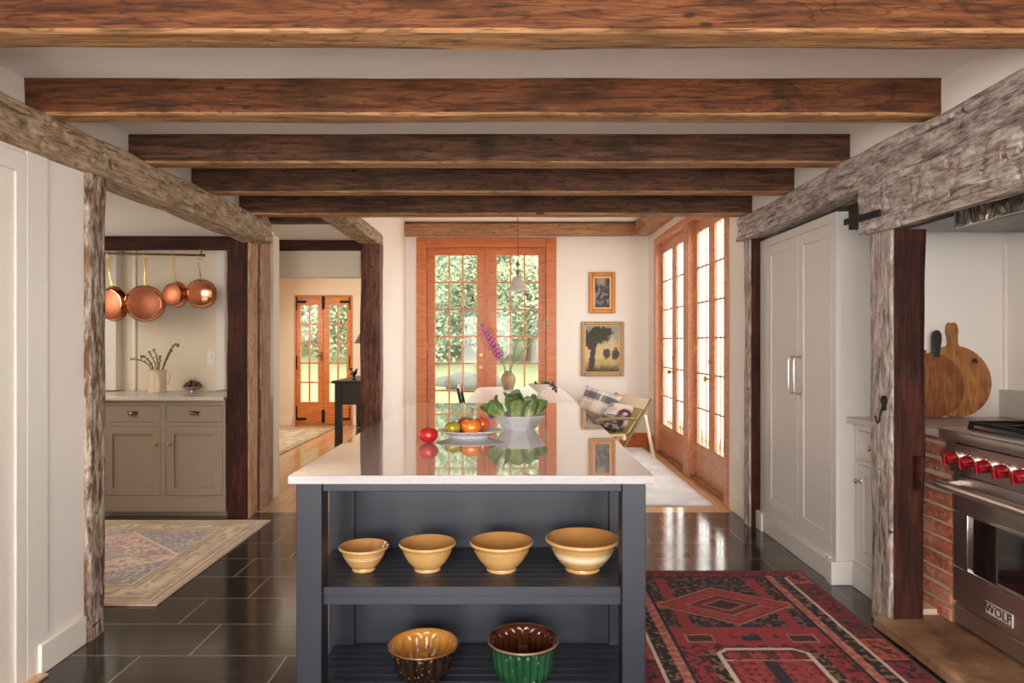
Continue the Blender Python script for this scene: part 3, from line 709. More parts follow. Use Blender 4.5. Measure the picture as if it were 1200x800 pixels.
# ------------------------------------------------------------------ ON THE ISLAND TOP
ZT = .92
def tomato(x, y, z, r, c1, c2, label, seed, flat=.8, stem=True):
    rnd = random.Random(seed); ph = rnd.uniform(0, 6)
    def mod(rr, zz, a, i):
        k = sm(.1, .9, zz/(2*r*flat)); return (rr*(1 + .045*k*math.cos(5*a+ph) + .02*math.cos(3*a+ph)), zz - .012*k*(1-sm(0,r*.55,rr)))
    n = 14; prof = [(max(.0005, r*math.sin(PI*i/n)), r*flat*(1-math.cos(PI*i/n))) for i in range(n+1)]
    t = thing('tomato', label, 'tomato', (x,y,z), rnd.uniform(0,6))
    obj('fruit', MB().lathe(prof, 30, mod=mod), glaze('tomato_skin_%d' % seed, c1, c2, .22), t, smooth=70)
    if stem:
        b = MB(); zt = 2*r*flat - .011
        for k in range(5):
            a = 2*PI*k/5; b.tube([(0,0,zt),(.012*math.cos(a),.012*math.sin(a),zt+.004),(.024*math.cos(a),.024*math.sin(a),zt+.002)],[.003,.0025,.0006],5)
        b.tube([(0,0,zt-.002),(.001,0,zt+.008),(.004,.002,zt+.013)],.0025,6)
        obj('stem', b, plain('tomato_stem_%d' % seed, S(86,98,48), .7), t)
tomato(-.371, 3.03, ZT, .044, S(176,20,24), S(200,34,30), 'shiny red tomato alone on the quartz left of the platter', 1, .82)
# platter: slightly lifted oval
pl = thing('platter', 'pale oval platter holding tomatoes on the island', 'platter', (-.20, 3.24, ZT), R(4))
def pm(rr, zz, a, i): return (rr*(1 if True else 1), zz)
pb_ = MB().lathe([(.0005,.004),(.075,.004),(.08,0),(.088,0),(.09,.006),(.125,.018),(.158,.026),(.162,.028),(.160,.031),(.125,.024),(.09,.012),(.0005,.011)], 48)
pb_.v = [(x, y*.66, z) for x,y,z in pb_.v]
M['ceramic'] = plain('pale_grey_stoneware', S(206,204,206), .3, var=.03, coat=.3)
obj('dish', pb_, M['ceramic'], pl, smooth=60)
zp = ZT + .0115
tomato(-.278, 3.215, zp, .040, S(132,122,22), S(170,150,34), 'yellow green tomato at the left end of the platter', 2, .80)
tomato(-.190, 3.19, zp, .047, S(214,104,18), S(226,130,28), 'large orange tomato at the front of the platter', 3, .84)
tomato(-.225, 3.295, zp+.004, .046, S(150,44,22), S(178,62,28), 'brick red tomato at the back of the platter', 4, .80)
tomato(-.148, 3.275, zp+.004, .040, S(196,70,22), S(212,90,30), 'red orange tomato behind the large orange one', 5, .95)
# octagonal bowl with greens
ob = thing('serving_bowl', 'grey eight sided stoneware bowl filled with lettuce', 'bowl', (.036, 3.50, ZT), R(22.5))
def octa(prof): 
    return MB().lathe(prof, 8)
obj('bowl_shell', octa([(.0005,.003),(.07,.003),(.074,0),(.082,0),(.085,.006),(.142,.075),(.146,.078),(.140,.079),(.08,.012),(.0005,.010)]), M['ceramic'], ob, bevel=.0025, smooth=20)
obj('foot', MB().lathe([(.066,.0),(.075,.0),(.078,.008),(.066,.008)], 8, closed=True), M['iron'], ob)
def lettuce(x, y, z, rz, tilt, tdir, label, seed, sc=1.0):
    rnd = random.Random(seed)
    t = thing('lettuce', label, 'lettuce', (x,y,z), rz, 'lettuces in the grey bowl')
    vs = []; fs = []; cs = []
    T = Matrix.Rotation(tdir,4,'Z') @ Matrix.Rotation(tilt,4,'Y')
    nl = 9
    for li in range(nl):
        a = li*2.4 + rnd.uniform(-.3,.3); lay = li/nl
        L = (.135 - .03*lay + rnd.uniform(-.01,.01))*sc; W = (.034 + .010*(1-lay))*sc; r0 = (.014*(1-lay)+.002)*sc; n0 = len(vs); nu, nv = 10, 8
        curl = .9*(1-lay)+.15
        for i in range(nu+1):
            u = i/nu
            for j in range(nv+1):
                s = j/nv*2-1
                w = W*(.38+.75*sm(0,.62,u))*math.sqrt(max(0.02,1-max(0,(u-.55)/.45)**2.2))
                th = s*1.15
                rad = r0 + .022*sc*sm(0,.5,u)*(1-lay*.7) + .030*sc*curl*max(0,u-.6)**1.4*2.2
                px = rad + (1-math.cos(th))*w*-.55 + .004*math.sin(9*u+5*s+li)*u
                py = math.sin(th)*w + .004*math.sin(14*u+li)*abs(s)
                pz = L*u - .035*curl*sc*max(0,u-.65)**1.5*2 + .003*math.sin(11*s+li)*u
                q = Matrix.Rotation(a,4,'Z') @ Vector((px,py,pz)); vs.append(T @ q)
                g = sm(.1,.55,u)*(.35+.65*sm(.02,.35,abs(s)*.6+u*.35))
                cs.append(lerp(S(206,208,160), lerp(S(112,134,72), S(80,108,52), rnd.random()*.6), g))
        for i in range(nu):
            for j in range(nv): fs.append((n0+i*(nv+1)+j, n0+i*(nv+1)+j+1, n0+(i+1)*(nv+1)+j+1, n0+(i+1)*(nv+1)+j))
    me = bpy.data.meshes.new('leaves'); me.from_pydata(vs, [], fs); me.update()
    at = me.color_attributes.new('pattern','FLOAT_COLOR','POINT'); at.data.foreach_set('color', [q for c in cs for q in (*c,1.0)])
    for p in me.polygons: p.use_smooth = True
    me.materials.append(M['leafpat']); o = bpy.data.objects.new('leaves', me); COL.objects.link(o)
    sd = o.modifiers.new('thickness','SOLIDIFY'); sd.thickness = .0012
    attach(o, t, False)
    b = MB().tube([T @ Vector((0,0,-.012)), T @ Vector((0,0,.012)), T @ Vector((0,0,.045))], [.009*sc,.014*sc,.012*sc], 10)
    obj('stalk', b, plain('pale_stalk_%d' % seed, S(214,210,168), .5), t)
lettuce(-.040, 3.47, ZT+.050, .3, R(-42), R(0), 'lettuce leaning out at the left of the grey bowl', 11)
lettuce(.010, 3.44, ZT+.045, 1.0, R(14), R(-70), 'lettuce standing at the front middle of the grey bowl', 12)
lettuce(.075, 3.45, ZT+.040, 2.0, R(22), R(-40), 'pale hearted lettuce at the front right of the grey bowl', 13, 1.05)
lettuce(.095, 3.53, ZT+.055, .8, R(48), R(10), 'lettuce arching over the right rim of the grey bowl', 14)
lettuce(.005, 3.55, ZT+.060, 2.6, R(12), R(120), 'tallest lettuce at the back of the grey bowl', 15, 1.05)

# ------------------------------------------------------------------ DINING END
ZD = .79
tb = thing('dining_table', 'long white dining table behind the kitchen island', 'table', (.09, 7.4, 0))
poly = []
for i in range(64):
    a = 2*PI*i/64; cx, cy = math.cos(a), math.sin(a); e = .2
    poly.append((.53*math.copysign(abs(cx)**e, cx), 1.32*math.copysign(abs(cy)**e, cy)))
obj('tabletop', MB().prism(poly, ZD-.035, ZD), M['white_gloss'], tb, bevel=.01)
obj('apron', MB().box(-.42,.42,-1.1,-1.075,.66,ZD-.035).box(-.42,.42,1.075,1.1,.66,ZD-.035).box(-.42,-.395,-1.1,1.1,.66,ZD-.035).box(.395,.42,-1.1,1.1,.66,ZD-.035), M['white_gloss'], tb, bevel=.003)
for sx in (-1,1):
    for sy in (-1,1):
        obj('leg', MB().lathe([(.022,0),(.03,.02),(.026,.05),(.036,.4),(.04,.56),(.032,.58),(.042,.60),(.042,ZD-.036)], 20, (sx*.40, sy*1.08, 0)), M['white_gloss'], tb)
# dark chair drawn to the table
ch = thing('dining_chair', 'black dining chair with a low pale back rail left of the white table', 'chair', (-.30, 7.05, 0), R(-90))
obj('seat', MB().box(-.20,.20,-.20,.20,.43,.465), M['darkwood'], ch, bevel=.012)
for sx in (-1,1):
    obj('leg', MB().tube([(sx*.18,.18,0),(sx*.175,.175,.44)],[.016,.019],10), M['darkwood'], ch)
    obj('leg', MB().tube([(sx*.18,-.21,0),(sx*.18,-.18,.45)],[.016,.018],10), M['darkwood'], ch)
    obj('back_post', MB().tube([(sx*.18,-.18,.45),(sx*.18,-.20,.68),(sx*.17,-.245,.90)],[.018,.017,.014],10), M['darkwood'], ch)
for z0, z1, mm in ((.83,.93,'nickel'),(.68,.74,'darkwood'),(.55,.60,'darkwood')):
    y = -.185 - .06*sm(.5,.93,(z0+z1)/2)
    obj('back_rail', MB().box(-.175,.175,y-.01,y+.01,z0,z1), M[mm], ch, bevel=.006)
obj('stretcher', MB().box(-.17,.17,-.01,.01,.2,.225).box(-.185,-.165,-.19,.18,.2,.225).box(.165,.185,-.19,.18,.2,.225), M['darkwood'], ch, bevel=.003)

# stoneware vase with three flower stems
VX, VY = -.045, 8.25
va = thing('vase', 'brown stoneware vase standing on the white table', 'vase', (VX, VY, ZD))
def vcol(u, v): return lerp(S(132,112,86), S(172,150,118), sm(.1,.9,v+.2*fbm(u*9,v*5)))
obj('vase_body', MB().lathe([(.0005,0),(.058,0),(.062,.006),(.078,.05),(.090,.10),(.090,.14),(.076,.18),(.050,.205),(.046,.215),(.052,.222),(.048,.224),(.042,.215),(.06,.17),(.05,.03),(.0005,.02)], 36), glaze('brown_stoneware', S(136,114,86), S(176,152,118), .25, [(.005,.06,S(150,132,104))]), va, smooth=60)
M['stem'] = plain('green_stem', S(128,138,82), .6, var=.15)
M['petal'] = plain('magenta_petals', S(196,70,160), .5, var=.25, vs=40)
M['petal_in'] = plain('pale_pink_petals', S(226,170,206), .5, var=.15, vs=40)
M['bud'] = plain('green_buds', S(168,172,124), .6, var=.2, vs=30)
M['pod'] = plain('faded_pods', S(172,160,140), .6, var=.25, vs=30)
def at(px, py, Y): return Vector(((px-600)*Y/800, Y, CZ - (py-400)*Y/800))
def curve_pts(ps, n=24):
    out = []
    for i in range(n):
        t = i/(n-1)*(len(ps)-1); k = min(int(t), len(ps)-2); f = t-k
        p0 = ps[max(k-1,0)]; p1 = ps[k]; p2 = ps[k+1]; p3 = ps[min(k+2,len(ps)-1)]
        out.append(.5*((2*p1)+(p2-p0)*f+(2*p0-5*p1+4*p2-p3)*f*f+(3*p1-p0-3*p2+p3)*f**3))
    return out
base = Vector((VX, VY, ZD+.03))
fx = thing('foxglove', 'magenta foxglove spike leaning left in the brown vase', 'flower', base)
sp = curve_pts([base, at(591,430,VY), at(583,413,VY), at(570,389,VY+.05), at(562,374,VY+.05), at(556,361,VY)], 30)
obj('stem', MB().tube(sp, [.008-.005*i/29 for i in range(30)], 8), M['stem'], fx, world=True)
rnd = random.Random(3); bb = MB(); bi = MB(); bd = MB()
for i in range(130):
    t = .36 + .64*i/130; q = t*29; kk = min(int(q), 28); p = sp[kk].lerp(sp[kk+1], q-kk); ax = (sp[min(kk+1,29)]-sp[kk]).normalized()
    a = i*2.4; o1 = ax.orthogonal().normalized(); o2 = ax.cross(o1); dr = (o1*math.cos(a)+o2*math.sin(a))
    size = .046*(1-sm(.36,.95,t))+.007
    dn = (dr*.8 + Vector((0,0,-.75)) ).normalized()
    if t < .72:
        M_ = Matrix.Translation(p + dr*.008) @ dn.to_track_quat('Z','Y').to_matrix().to_4x4()
        bb.lathe([(.004,0),(.010,size*.25),(.013,size*.6),(.016,size*.85),(.021,size)], 8, M=M_) if False else bb.tube([M_ @ Vector((0,0,z)) for z in (0,size*.3,size*.65,size*.88,size)], [.003,.008,.010,.012,.017], 8, caps=False)
        bi.tube([M_ @ Vector((0,0,z)) for z in (size*.99,size*.6)], [.014,.003], 8)
    else:
        bd.ball(p + dr*(.010+.014*(1-t)), .0085*(1.35-t), 6, 5, (1,1,1.4))
obj('blossoms', bb, M['petal'], fx, world=True); obj('throats', bi, M['petal_in'], fx, world=True); obj('buds', bd, M['bud'], fx, world=True)
lf = MB()
for (p, dx, dz) in ((at(583,413,VY), -.12, .02), (at(583,414,VY), .07, .06), (at(581,411,VY),.02,-.05)):
    q = p + Vector((dx, -.02, dz)); mid = (p+q)/2 + Vector((0,0,.015)); sd = Vector((0,.012,.012))
    lf.add([p, mid+sd, q, mid-sd], [(0,1,2,3)])
obj('bracts', lf, plain('yellow_green_bract', S(196,196,110), .6), fx, world=True)
def stalk(name, label, ps, r, pods, m, seed):
    t = thing(name, label, 'flower stem', base, 0); s_ = curve_pts([base]+ps, 36)
    obj('stem', MB().tube(s_, [r-(r*.6)*i/35 for i in range(36)], 8), M['stem'], t, world=True)
    rn = random.Random(seed); b = MB()
    for i in range(pods):
        u = .30 + .68*i/pods; q = u*35; kk = min(int(q),34); p = s_[kk].lerp(s_[kk+1], q-kk); ax = (s_[kk+1]-s_[kk]).normalized(); o1 = ax.orthogonal().normalized(); o2 = ax.cross(o1); a = i*2.4
        dr = o1*math.cos(a)+o2*math.sin(a); e = .026*(1.2-u)
        b.tube([p, p+dr*e*.5+ax*.006, p+dr*e+ax*.014], [.003,.0075*(1.35-u),.002], 6)
    obj('seed_pods', b, m, t, world=True)
stalk('flower_stalk', 'faded green stalk curling over at the top in the brown vase', [at(598,430,VY), at(604,407,VY+.1), at(614,385,VY+.15), at(623,371,VY+.15), at(628,366.5,VY+.12), at(626.5,376,VY+.1), at(618,384,VY+.1)], .007, 90, M['pod'], 5)
stalk('flower_stalk', 'green stalk with a hooked tip leaning right in the brown vase', [at(599,432,VY-.05), at(609,416,VY-.1), at(623,400,VY-.12), at(636,385,VY-.12), at(642,377,VY-.12), at(640,374,VY-.12), at(638,377,VY-.12)], .007, 80, M['bud'], 6)
# footed bowl with grapes
cp = thing('compote', 'footed white bowl with dark grapes on the white table', 'bowl', (.285, 6.95, ZD))
obj('bowl_shell', MB().lathe([(.0005,0),(.055,0),(.06,.006),(.05,.014),(.022,.03),(.018,.055),(.03,.07),(.075,.10),(.118,.142),(.122,.15),(.118,.152),(.07,.11),(.0005,.085)], 36), plain('matte_cream_ceramic', S(214,206,196), .4), cp, smooth=60)
gb = thing('grape_bunch', 'bunch of dark grapes trailing over the right rim of the footed bowl', 'grapes', (.32, 6.93, ZD+.13))
rnd = random.Random(9); b = MB(); gl = []
for i in range(60):
    u = i/60
    if u < .55: p = Vector((rnd.uniform(-.10,.07), rnd.uniform(-.06,.06), .012+rnd.uniform(-.005,.03)))
    else:
        v = (u-.55)/.45; p = Vector((.075+.05*v+rnd.gauss(0,.013), -.03+rnd.gauss(0,.02), .02-.085*v*v*1+rnd.gauss(0,.012)))
    b.ball(p, .0115, 10, 7)
obj('grapes', b, glaze('dark_grape_skin', S(38,30,42), S(70,58,74), .3), gb)
obj('stem', MB().tube([(-.06,0,.04),(.0,0,.05),(.06,-.02,.04),(.11,-.03,.0)],.003,6), M['stem'], gb)

# pendant lamp
PX, PY = .063, 7.2
pe = thing('pendant_lamp', 'small white glass pendant lamp hanging over the dining table', 'lamp', (PX, PY, 1.90))
obj('cord', MB().cyl((0,0,.30),(0,0,1.03),.004,8), M['brass_dark'], pe)
obj('ceiling_canopy', MB().lathe([(.0005,1.03),(.05,1.03),(.05,1.02),(.02,1.0),(.0005,1.0)], 20), M['brass_dark'], pe)
obj('socket', MB().lathe([(.0005,.32),(.008,.32),(.010,.30),(.022,.29),(.024,.275),(.014,.265),(.012,.225),(.022,.215),(.026,.20),(.02,.19),(.014,.16),(.032,.15),(.04,.135),(.0005,.135)], 20), plain('pewter', S(150,142,130), .3, .8), pe)
def milk():
    t = NT('opal_glass'); t.base(S(236,232,226)); t.set(Roughness=.15); t.p.inputs['Transmission Weight'].default_value = .35; t.p.inputs['Emission Strength'].default_value = 0; return t.m
obj('lamp_shade', MB().lathe([(.036,.145),(.045,.135),(.06,.10),(.085,.06),(.112,.03),(.122,.012),(.120,.004),(.116,.006),(.108,.026),(.08,.055),(.055,.096),(.034,.135)], 40, mod=lambda r,z,a,i: (r, z + .004*math.cos(12*a)*sm(.1,.12,r)), closed=True), milk(), pe, smooth=60)

# pictures
def frame_mb(w, h, fw, d):
    return MB().box(0,fw,-d,0,0,h).box(w-fw,w,-d,0,0,h).box(fw,w-fw,-d,0,0,fw).box(fw,w-fw,-d,0,h-fw,h)
M['gilt'] = plain('worn_gilt', S(176,116,56), .35, .5, var=.2, vs=20)
M['gilt_dull'] = plain('dull_gilt', S(150,124,84), .4, .4, var=.2, vs=20)
M['gilt_pale'] = plain('pale_gilt_liner', S(224,178,122), .4, .3, var=.1)
p1 = thing('framed_painting', 'small painting in a wide gilt frame, the upper one on the far wall', 'painting', ((690-600)*k, 8.995, CZ-(367-400)*k))
w, h = 31*k, 48*k
obj('frame', frame_mb(w, h, .055, .03), M['gilt'], p1, bevel=.008)
b = frame_mb(w-.11, h-.11, .022, .022); b.v = [(x+.055,y,z+.055) for x,y,z in b.v]; obj('liner', b, M['gilt_pale'], p1, bevel=.004)
def small_art(u, v):
    n = fbm(u*5, v*5, 3); c = lerp(S(58,56,58), S(112,108,112), sm(-.4,.6,n)+0)
    c = lerp(c, S(176,166,150), .8*sm(.62,.85,v+.2*n)*(1-sm(.12,.42,abs(u-.42)+.15*n)))
    c = lerp(c, S(170,168,168), .5*sm(.0,.3,n+.1)*(1-sm(.1,.25,abs(v-.32)))); c = lerp(c, S(60,50,42), .6*(1-sm(.02,.14,v)))
    return c
iw, ih = w-.15, h-.15
grid_obj('canvas', 40, 60, lambda u,v: (.075+iw*u, -.008, .075+ih*v), small_art, M['oil'], p1, thick=.004)
p2 = thing('framed_painting', 'larger landscape painting of a dark tree, the lower one on the far wall', 'painting', ((681-600)*k, 8.995, CZ-(440.5-400)*k))
w, h = 50*k, 63.5*k
obj('frame', frame_mb(w, h, .045, .03), M['gilt_dull'], p2, bevel=.008)
b = frame_mb(w-.09, h-.09, .012, .02); b.v = [(x+.045,y,z+.045) for x,y,z in b.v]; obj('liner', b, M['gilt_pale'], p2, bevel=.003)
def big_art(u, v):
    n = fbm(u*7, v*7, 1); n2 = fbm(u*16, v*16, 5)
    c = lerp(S(214,190,140), S(150,156,140), sm(.45,.95,v+.15*n))
    c = lerp(c, S(118,104,66), sm(.0,.35,.34-v+.05*n)*1.0); c = lerp(c, S(196,168,86), .7*(1-sm(.03,.10,abs(v-.22)))*(1-sm(.15,.35,abs(u-.5))))
    crown = min(math.hypot((u-.36)/.36, (v-.80)/.20), math.hypot((u-.62)/.2,(v-.88)/.10), math.hypot((u-.18)/.2,(v-.68)/.22))
    c = lerp(S(58,54,40), c, sm(.82,1.05,crown+.30*n2))
    tr = abs(u-(.16+.12*v)) - (.075-.03*v)
    if v < .8: c = lerp(S(66,58,46), c, sm(0,.03,tr+.02*n2))
    for (cx,cy,rx,ry) in ((.62,.40,.11,.12),(.88,.38,.12,.14)):
        c = lerp(S(70,66,46), c, sm(.75,1.1,math.hypot((u-cx)/rx,(v-cy)/ry)+.35*n2))
    c = lerp(c, S(66,58,44), .75*sm(0,.16,.16-v+.06*n))
    return c
iw, ih = w-.114, h-.114
grid_obj('canvas', 70, 90, lambda u,v: (.057+iw*u, -.008, .057+ih*v), big_art, M['oil'], p2, thick=.004)

# low settee in the far right corner
N_ = Vector((1.60, 7.95, 0)); F_ = Vector((1.34, 8.90, 0)); mid = (N_+F_)/2; ln = (N_-F_).length
st = thing('settee', 'low pale wood settee with a woven back in the far right corner', 'settee', mid, math.atan2(N_.y-F_.y, N_.x-F_.x))
M['palewood'] = plain('pale_limed_wood', S(236,220,196), .5, var=.06, vs=8)
M['olivewood'] = plain('olive_brown_wood', S(128,108,70), .45, var=.15, vs=8)
def caning():
    t = NT('woven_rush'); v = t.coords((1,1,1), False); wv = t.n('ShaderNodeTexWave', wave_type='BANDS', bands_direction='X'); wv.inputs['Scale'].default_value = 16; wv.inputs['Distortion'].default_value = .6
    t.l(v, wv.inputs['Vector']); t.base(t.mix(wv.outputs['Fac'], S(148,128,70), S(206,186,122))); t.set(Roughness=.7); t.bump(wv.outputs['Fac'], .6, .01); return t.m
M['caning'] = caning()
hl = ln/2
def bx_back(z): return -.30 + .30*(z-.28)/.40        # reclined back: local y at height z
T = MB()
T.add([(-hl,bx_back(.58),.58),(hl,bx_back(.58),.58),(hl,bx_back(.69),.69),(-hl,bx_back(.69),.69),(-hl,bx_back(.58)+.025,.575),(hl,bx_back(.58)+.025,.575),(hl,bx_back(.69)+.025,.685),(-hl,bx_back(.69)+.025,.685)],
      [(0,1,2,3),(7,6,5,4),(0,4,5,1),(1,5,6,2),(2,6,7,3),(3,7,4,0)])
obj('crest_rail', T, M['palewood'], st, bevel=.008)
T = MB(); z0, z1 = .28, .58
T.add([(-hl+.03,bx_back(z0),z0),(hl-.03,bx_back(z0),z0),(hl-.03,bx_back(z1),z1),(-hl+.03,bx_back(z1),z1),(-hl+.03,bx_back(z0)+.015,z0),(hl-.03,bx_back(z0)+.015,z0),(hl-.03,bx_back(z1)+.015,z1),(-hl+.03,bx_back(z1)+.015,z1)],
      [(0,1,2,3),(7,6,5,4),(0,4,5,1),(1,5,6,2),(2,6,7,3),(3,7,4,0)])
obj('woven_back', T, M['caning'], st)
obj('seat', MB().box(-hl+.03, hl-.03, -.80, -.28, .27, .30), M['caning'], st, bevel=.006)
for sx in (-1,1):
    obj('stile', MB().bar((sx*hl, .03, .70), (sx*hl, -.42, .02), .045, .03, (0,1,0)), M['olivewood'], st, bevel=.006)
    obj('leg', MB().bar((sx*hl, -.06, .52), (sx*hl, .06, 0), .035, .035, (0,1,0)), M['palewood'], st, bevel=.006)
    obj('leg', MB().bar((sx*hl, -.78, .44), (sx*hl, -.76, 0), .035, .035, (0,1,0)), M['palewood'], st, bevel=.006)
    obj('arm', MB().tube([(sx*hl,-.16,.47),(sx*hl,-.35,.485),(sx*hl,-.6,.48),(sx*hl,-.80,.45)],[.016,.018,.02,.018],10), M['olivewood'], st)
obj('seat_rail', MB().box(-hl, hl, -.81, -.775, .24, .30).box(-hl,hl,-.33,-.29,.23,.28), M['palewood'], st, bevel=.005)
def pillow(name, label, loc, rot, w, h, th, colf, cat='pillow'):
    n = 26; vs = []; cs = []
    mb_u = []
    def P(u, v, s):
        a, b_ = u*2-1, v*2-1
        e = (1-abs(a)**3.2)*(1-abs(b_)**3.2); pin = 1 - .07*(1-abs(a)**2) * abs(b_)**4; pin2 = 1-.07*(1-abs(b_)**2)*abs(a)**4
        return (a*w/2*pin2, b_*h/2*pin, s*th/2*max(0,e)**.55 + .006*noise.noise(Vector((u*5,v*5,s))))
    for s in (1,-1):
        for j in range(n+1):
            for i in range(n+1): vs.append(P(i/n, j/n, s)); cs.append(colf(i/n, j/n))
    N2 = (n+1)*(n+1); fs = []
    for s in (0,1):
        for j in range(n):
            for i in range(n):
                q = (j*(n+1)+i, j*(n+1)+i+1, (j+1)*(n+1)+i+1, (j+1)*(n+1)+i); q = tuple(x+s*N2 for x in q); fs.append(q if s == 0 else q[::-1])
    for i in range(n):
        for a, b_ in (((0,i),(0,i+1)),((n,i+1),(n,i)),((i+1,0),(i,0)),((i,n),(i+1,n))):
            q0 = a[0]*(n+1)+a[1]; q1 = b_[0]*(n+1)+b_[1]; fs.append((q0,q0+N2,q1+N2,q1))
    me = bpy.data.meshes.new(name); me.from_pydata(vs, [], fs); me.update()
    at_ = me.color_attributes.new('pattern','FLOAT_COLOR','POINT'); at_.data.foreach_set('color', [q for c in cs for q in (*c,1.0)])
    for p in me.polygons: p.use_smooth = True
    me.materials.append(M['fabric']); o = bpy.data.objects.new(name, me); COL.objects.link(o); o.location = loc; o.rotation_euler = rot
    WM[o.name] = o.matrix_basis.copy(); return props(o, label, cat, 'pillows on the settee')
def plaid(u, v):
    c = S(226,214,202)
    f = lambda x: (1 if .10 < x < .34 else 0, 1 if .60 < x < .70 else 0, 1 if abs(x-.85) < .02 else 0)
    a = f(v if v < .5 else v); b_ = f(u)
    hv = 1 if .58 < v < .82 else 0; hu = 1 if .18 < u < .42 or .68 < u < .9 else 0
    if hv: c = lerp(c, S(70,74,104), .75)
    if hu: c = lerp(c, S(96,92,106) if hv else S(186,180,168), .7)
    if abs(v-.5) < .025 or abs(u-.55) < .02: c = lerp(c, S(236,230,222), .9)
    if v < .22: c = lerp(c, S(150,112,96), .7)
    return c
def dotted(u, v):
    n = fbm(u*3, v*3, 7); c = lerp(S(206,190,190), S(222,208,202), sm(-.3,.3,n))
    d = math.hypot(u-.72, v-.45) + .1*n
    c = lerp(S(88,44,62), c, sm(.20,.26,d)); c = lerp(S(214,196,184), c, sm(.05,.09,math.hypot(u-.74,v-.45)))
    if (u < .25) and n > 0: c = lerp(c, S(92,74,84), .7)
    return c
def dark_blanket(u, v):
    n = fbm(u*6, v*6, 2); c = S(52,44,46) if n > -.1 else S(150,132,120); return c
rz_ = math.atan2(N_.y-F_.y, N_.x-F_.x)
pillow('plaid_pillow', 'plaid navy, grey and cream pillow leaning on the settee back', (1.09, 8.66, .56), (R(62), R(16), R(-28)), .50, .42, .15, plaid)
pillow('patterned_pillow', 'pale pillow with a dark plum motif on the settee seat', (1.30, 8.24, .475), (R(40), R(6), R(-40)), .44, .36, .15, dotted)
pillow('dark_pillow', 'dark brown pillow under the plum motif pillow on the settee', (1.16, 8.13, .405), (R(38), R(0), R(-50)), .40, .28, .09, dark_blanket)

# rugs
M['woven_white'] = pattern('pale_woven_wool', .95, 60, .10, .3)
def wrug(u, v):
    n = fbm(u*4, v*7, 4); n2 = fbm(u*17, v*30, 8); c = lerp(S(214,212,214), S(232,230,228), sm(-.3,.3,n))
    return lerp(c, S(190,192,200), .5*sm(.1,.4,n2))
r = grid_obj('rug', 50, 60, lambda u,v: (-1.0+2.68*u, 5.68+3.1*v, .010), wrug, M['woven_white'], thick=.009)
props(r, 'faded white patterned rug on the boards beside the glazed doors', 'rug')
def hrug(u, v):
    n = fbm(u*9, v*14, 6); c = lerp(S(176,156,128), S(206,190,164), sm(-.4,.4,n)); e = min(u,1-u,v,1-v)
    return lerp(c, S(150,124,100), .6 if .03 < e < .06 else 0)
r = grid_obj('rug', 40, 60, lambda u,v: (-3.95+1.15*u, 7.7+3.0*v, .010), hrug, M['woven'], thick=.009)
props(r, 'beige rug on the hall floor before the small double door', 'rug')
def faded(u, v):
    # u: 0 far left .. 1 right edge; v: 0 near .. 1 far
    X = u*1.55; Yv = v*1.68; er = 1.55-X; e = min(er, X, Yv, 1.68-Yv)
    n = fbm(X*5, Yv*5, 2, 5); n2 = fbm(X*16, Yv*16, 9); n3 = fbm(X*40, Yv*40, 4)
    if e < .028: return lerp(S(186,150,130), S(206,186,164), .5)
    if e < .30:
        c = lerp(S(208,184,150), S(226,208,180), sm(-.4,.4,n))
        for q in (.05,.085,.11,.24,.27): 
            if abs(e-q) < .007: c = lerp(c, S(150,112,98), .7)
        if .13 < e < .22 and n2 > .12: c = lerp(c, S(128,128,122), .55)
        return lerp(c, S(228,212,188), .4*sm(0,.5,n3))
    c = lerp(S(216,176,164), S(234,212,198), sm(-.5,.5,n))
    d = (abs(X-.70)*.9 + abs(Yv-.80))
    if .52 < d < .545: c = S(232,218,200)
    elif d > .545 and n2 > -.15: c = lerp(c, lerp(S(120,134,156), S(170,172,176), sm(-.1,.5,n3)), .7)
    elif d < .25: c = lerp(S(196,176,160), S(160,160,166), .6*sm(0,.3,n2))
    elif n2 > .22: c = lerp(c, S(178,120,116), .7)
    elif n2 < -.3: c = lerp(c, S(108,120,134), .6)
    return lerp(c, S(240,226,212), .5*sm(.0,.5,n3))
r = grid_obj('rug', 170, 170, lambda u,v: (-3.39+1.55*u - .0*v, 3.53+1.68*v, .010+.0015*noise.noise(Vector((u*9,v*9,0)))), faded, M['woven_light'], thick=.009)
props(r, 'faded pink, cream and blue rug on the slate before the greige cabinet', 'rug')
RED, RED2, DRED, NAVY, BLK, TAN, ORG, WHT = S(160,50,56), S(142,40,50), S(94,28,36), S(38,38,54), S(36,26,28), S(176,128,98), S(186,84,66), S(216,194,178)
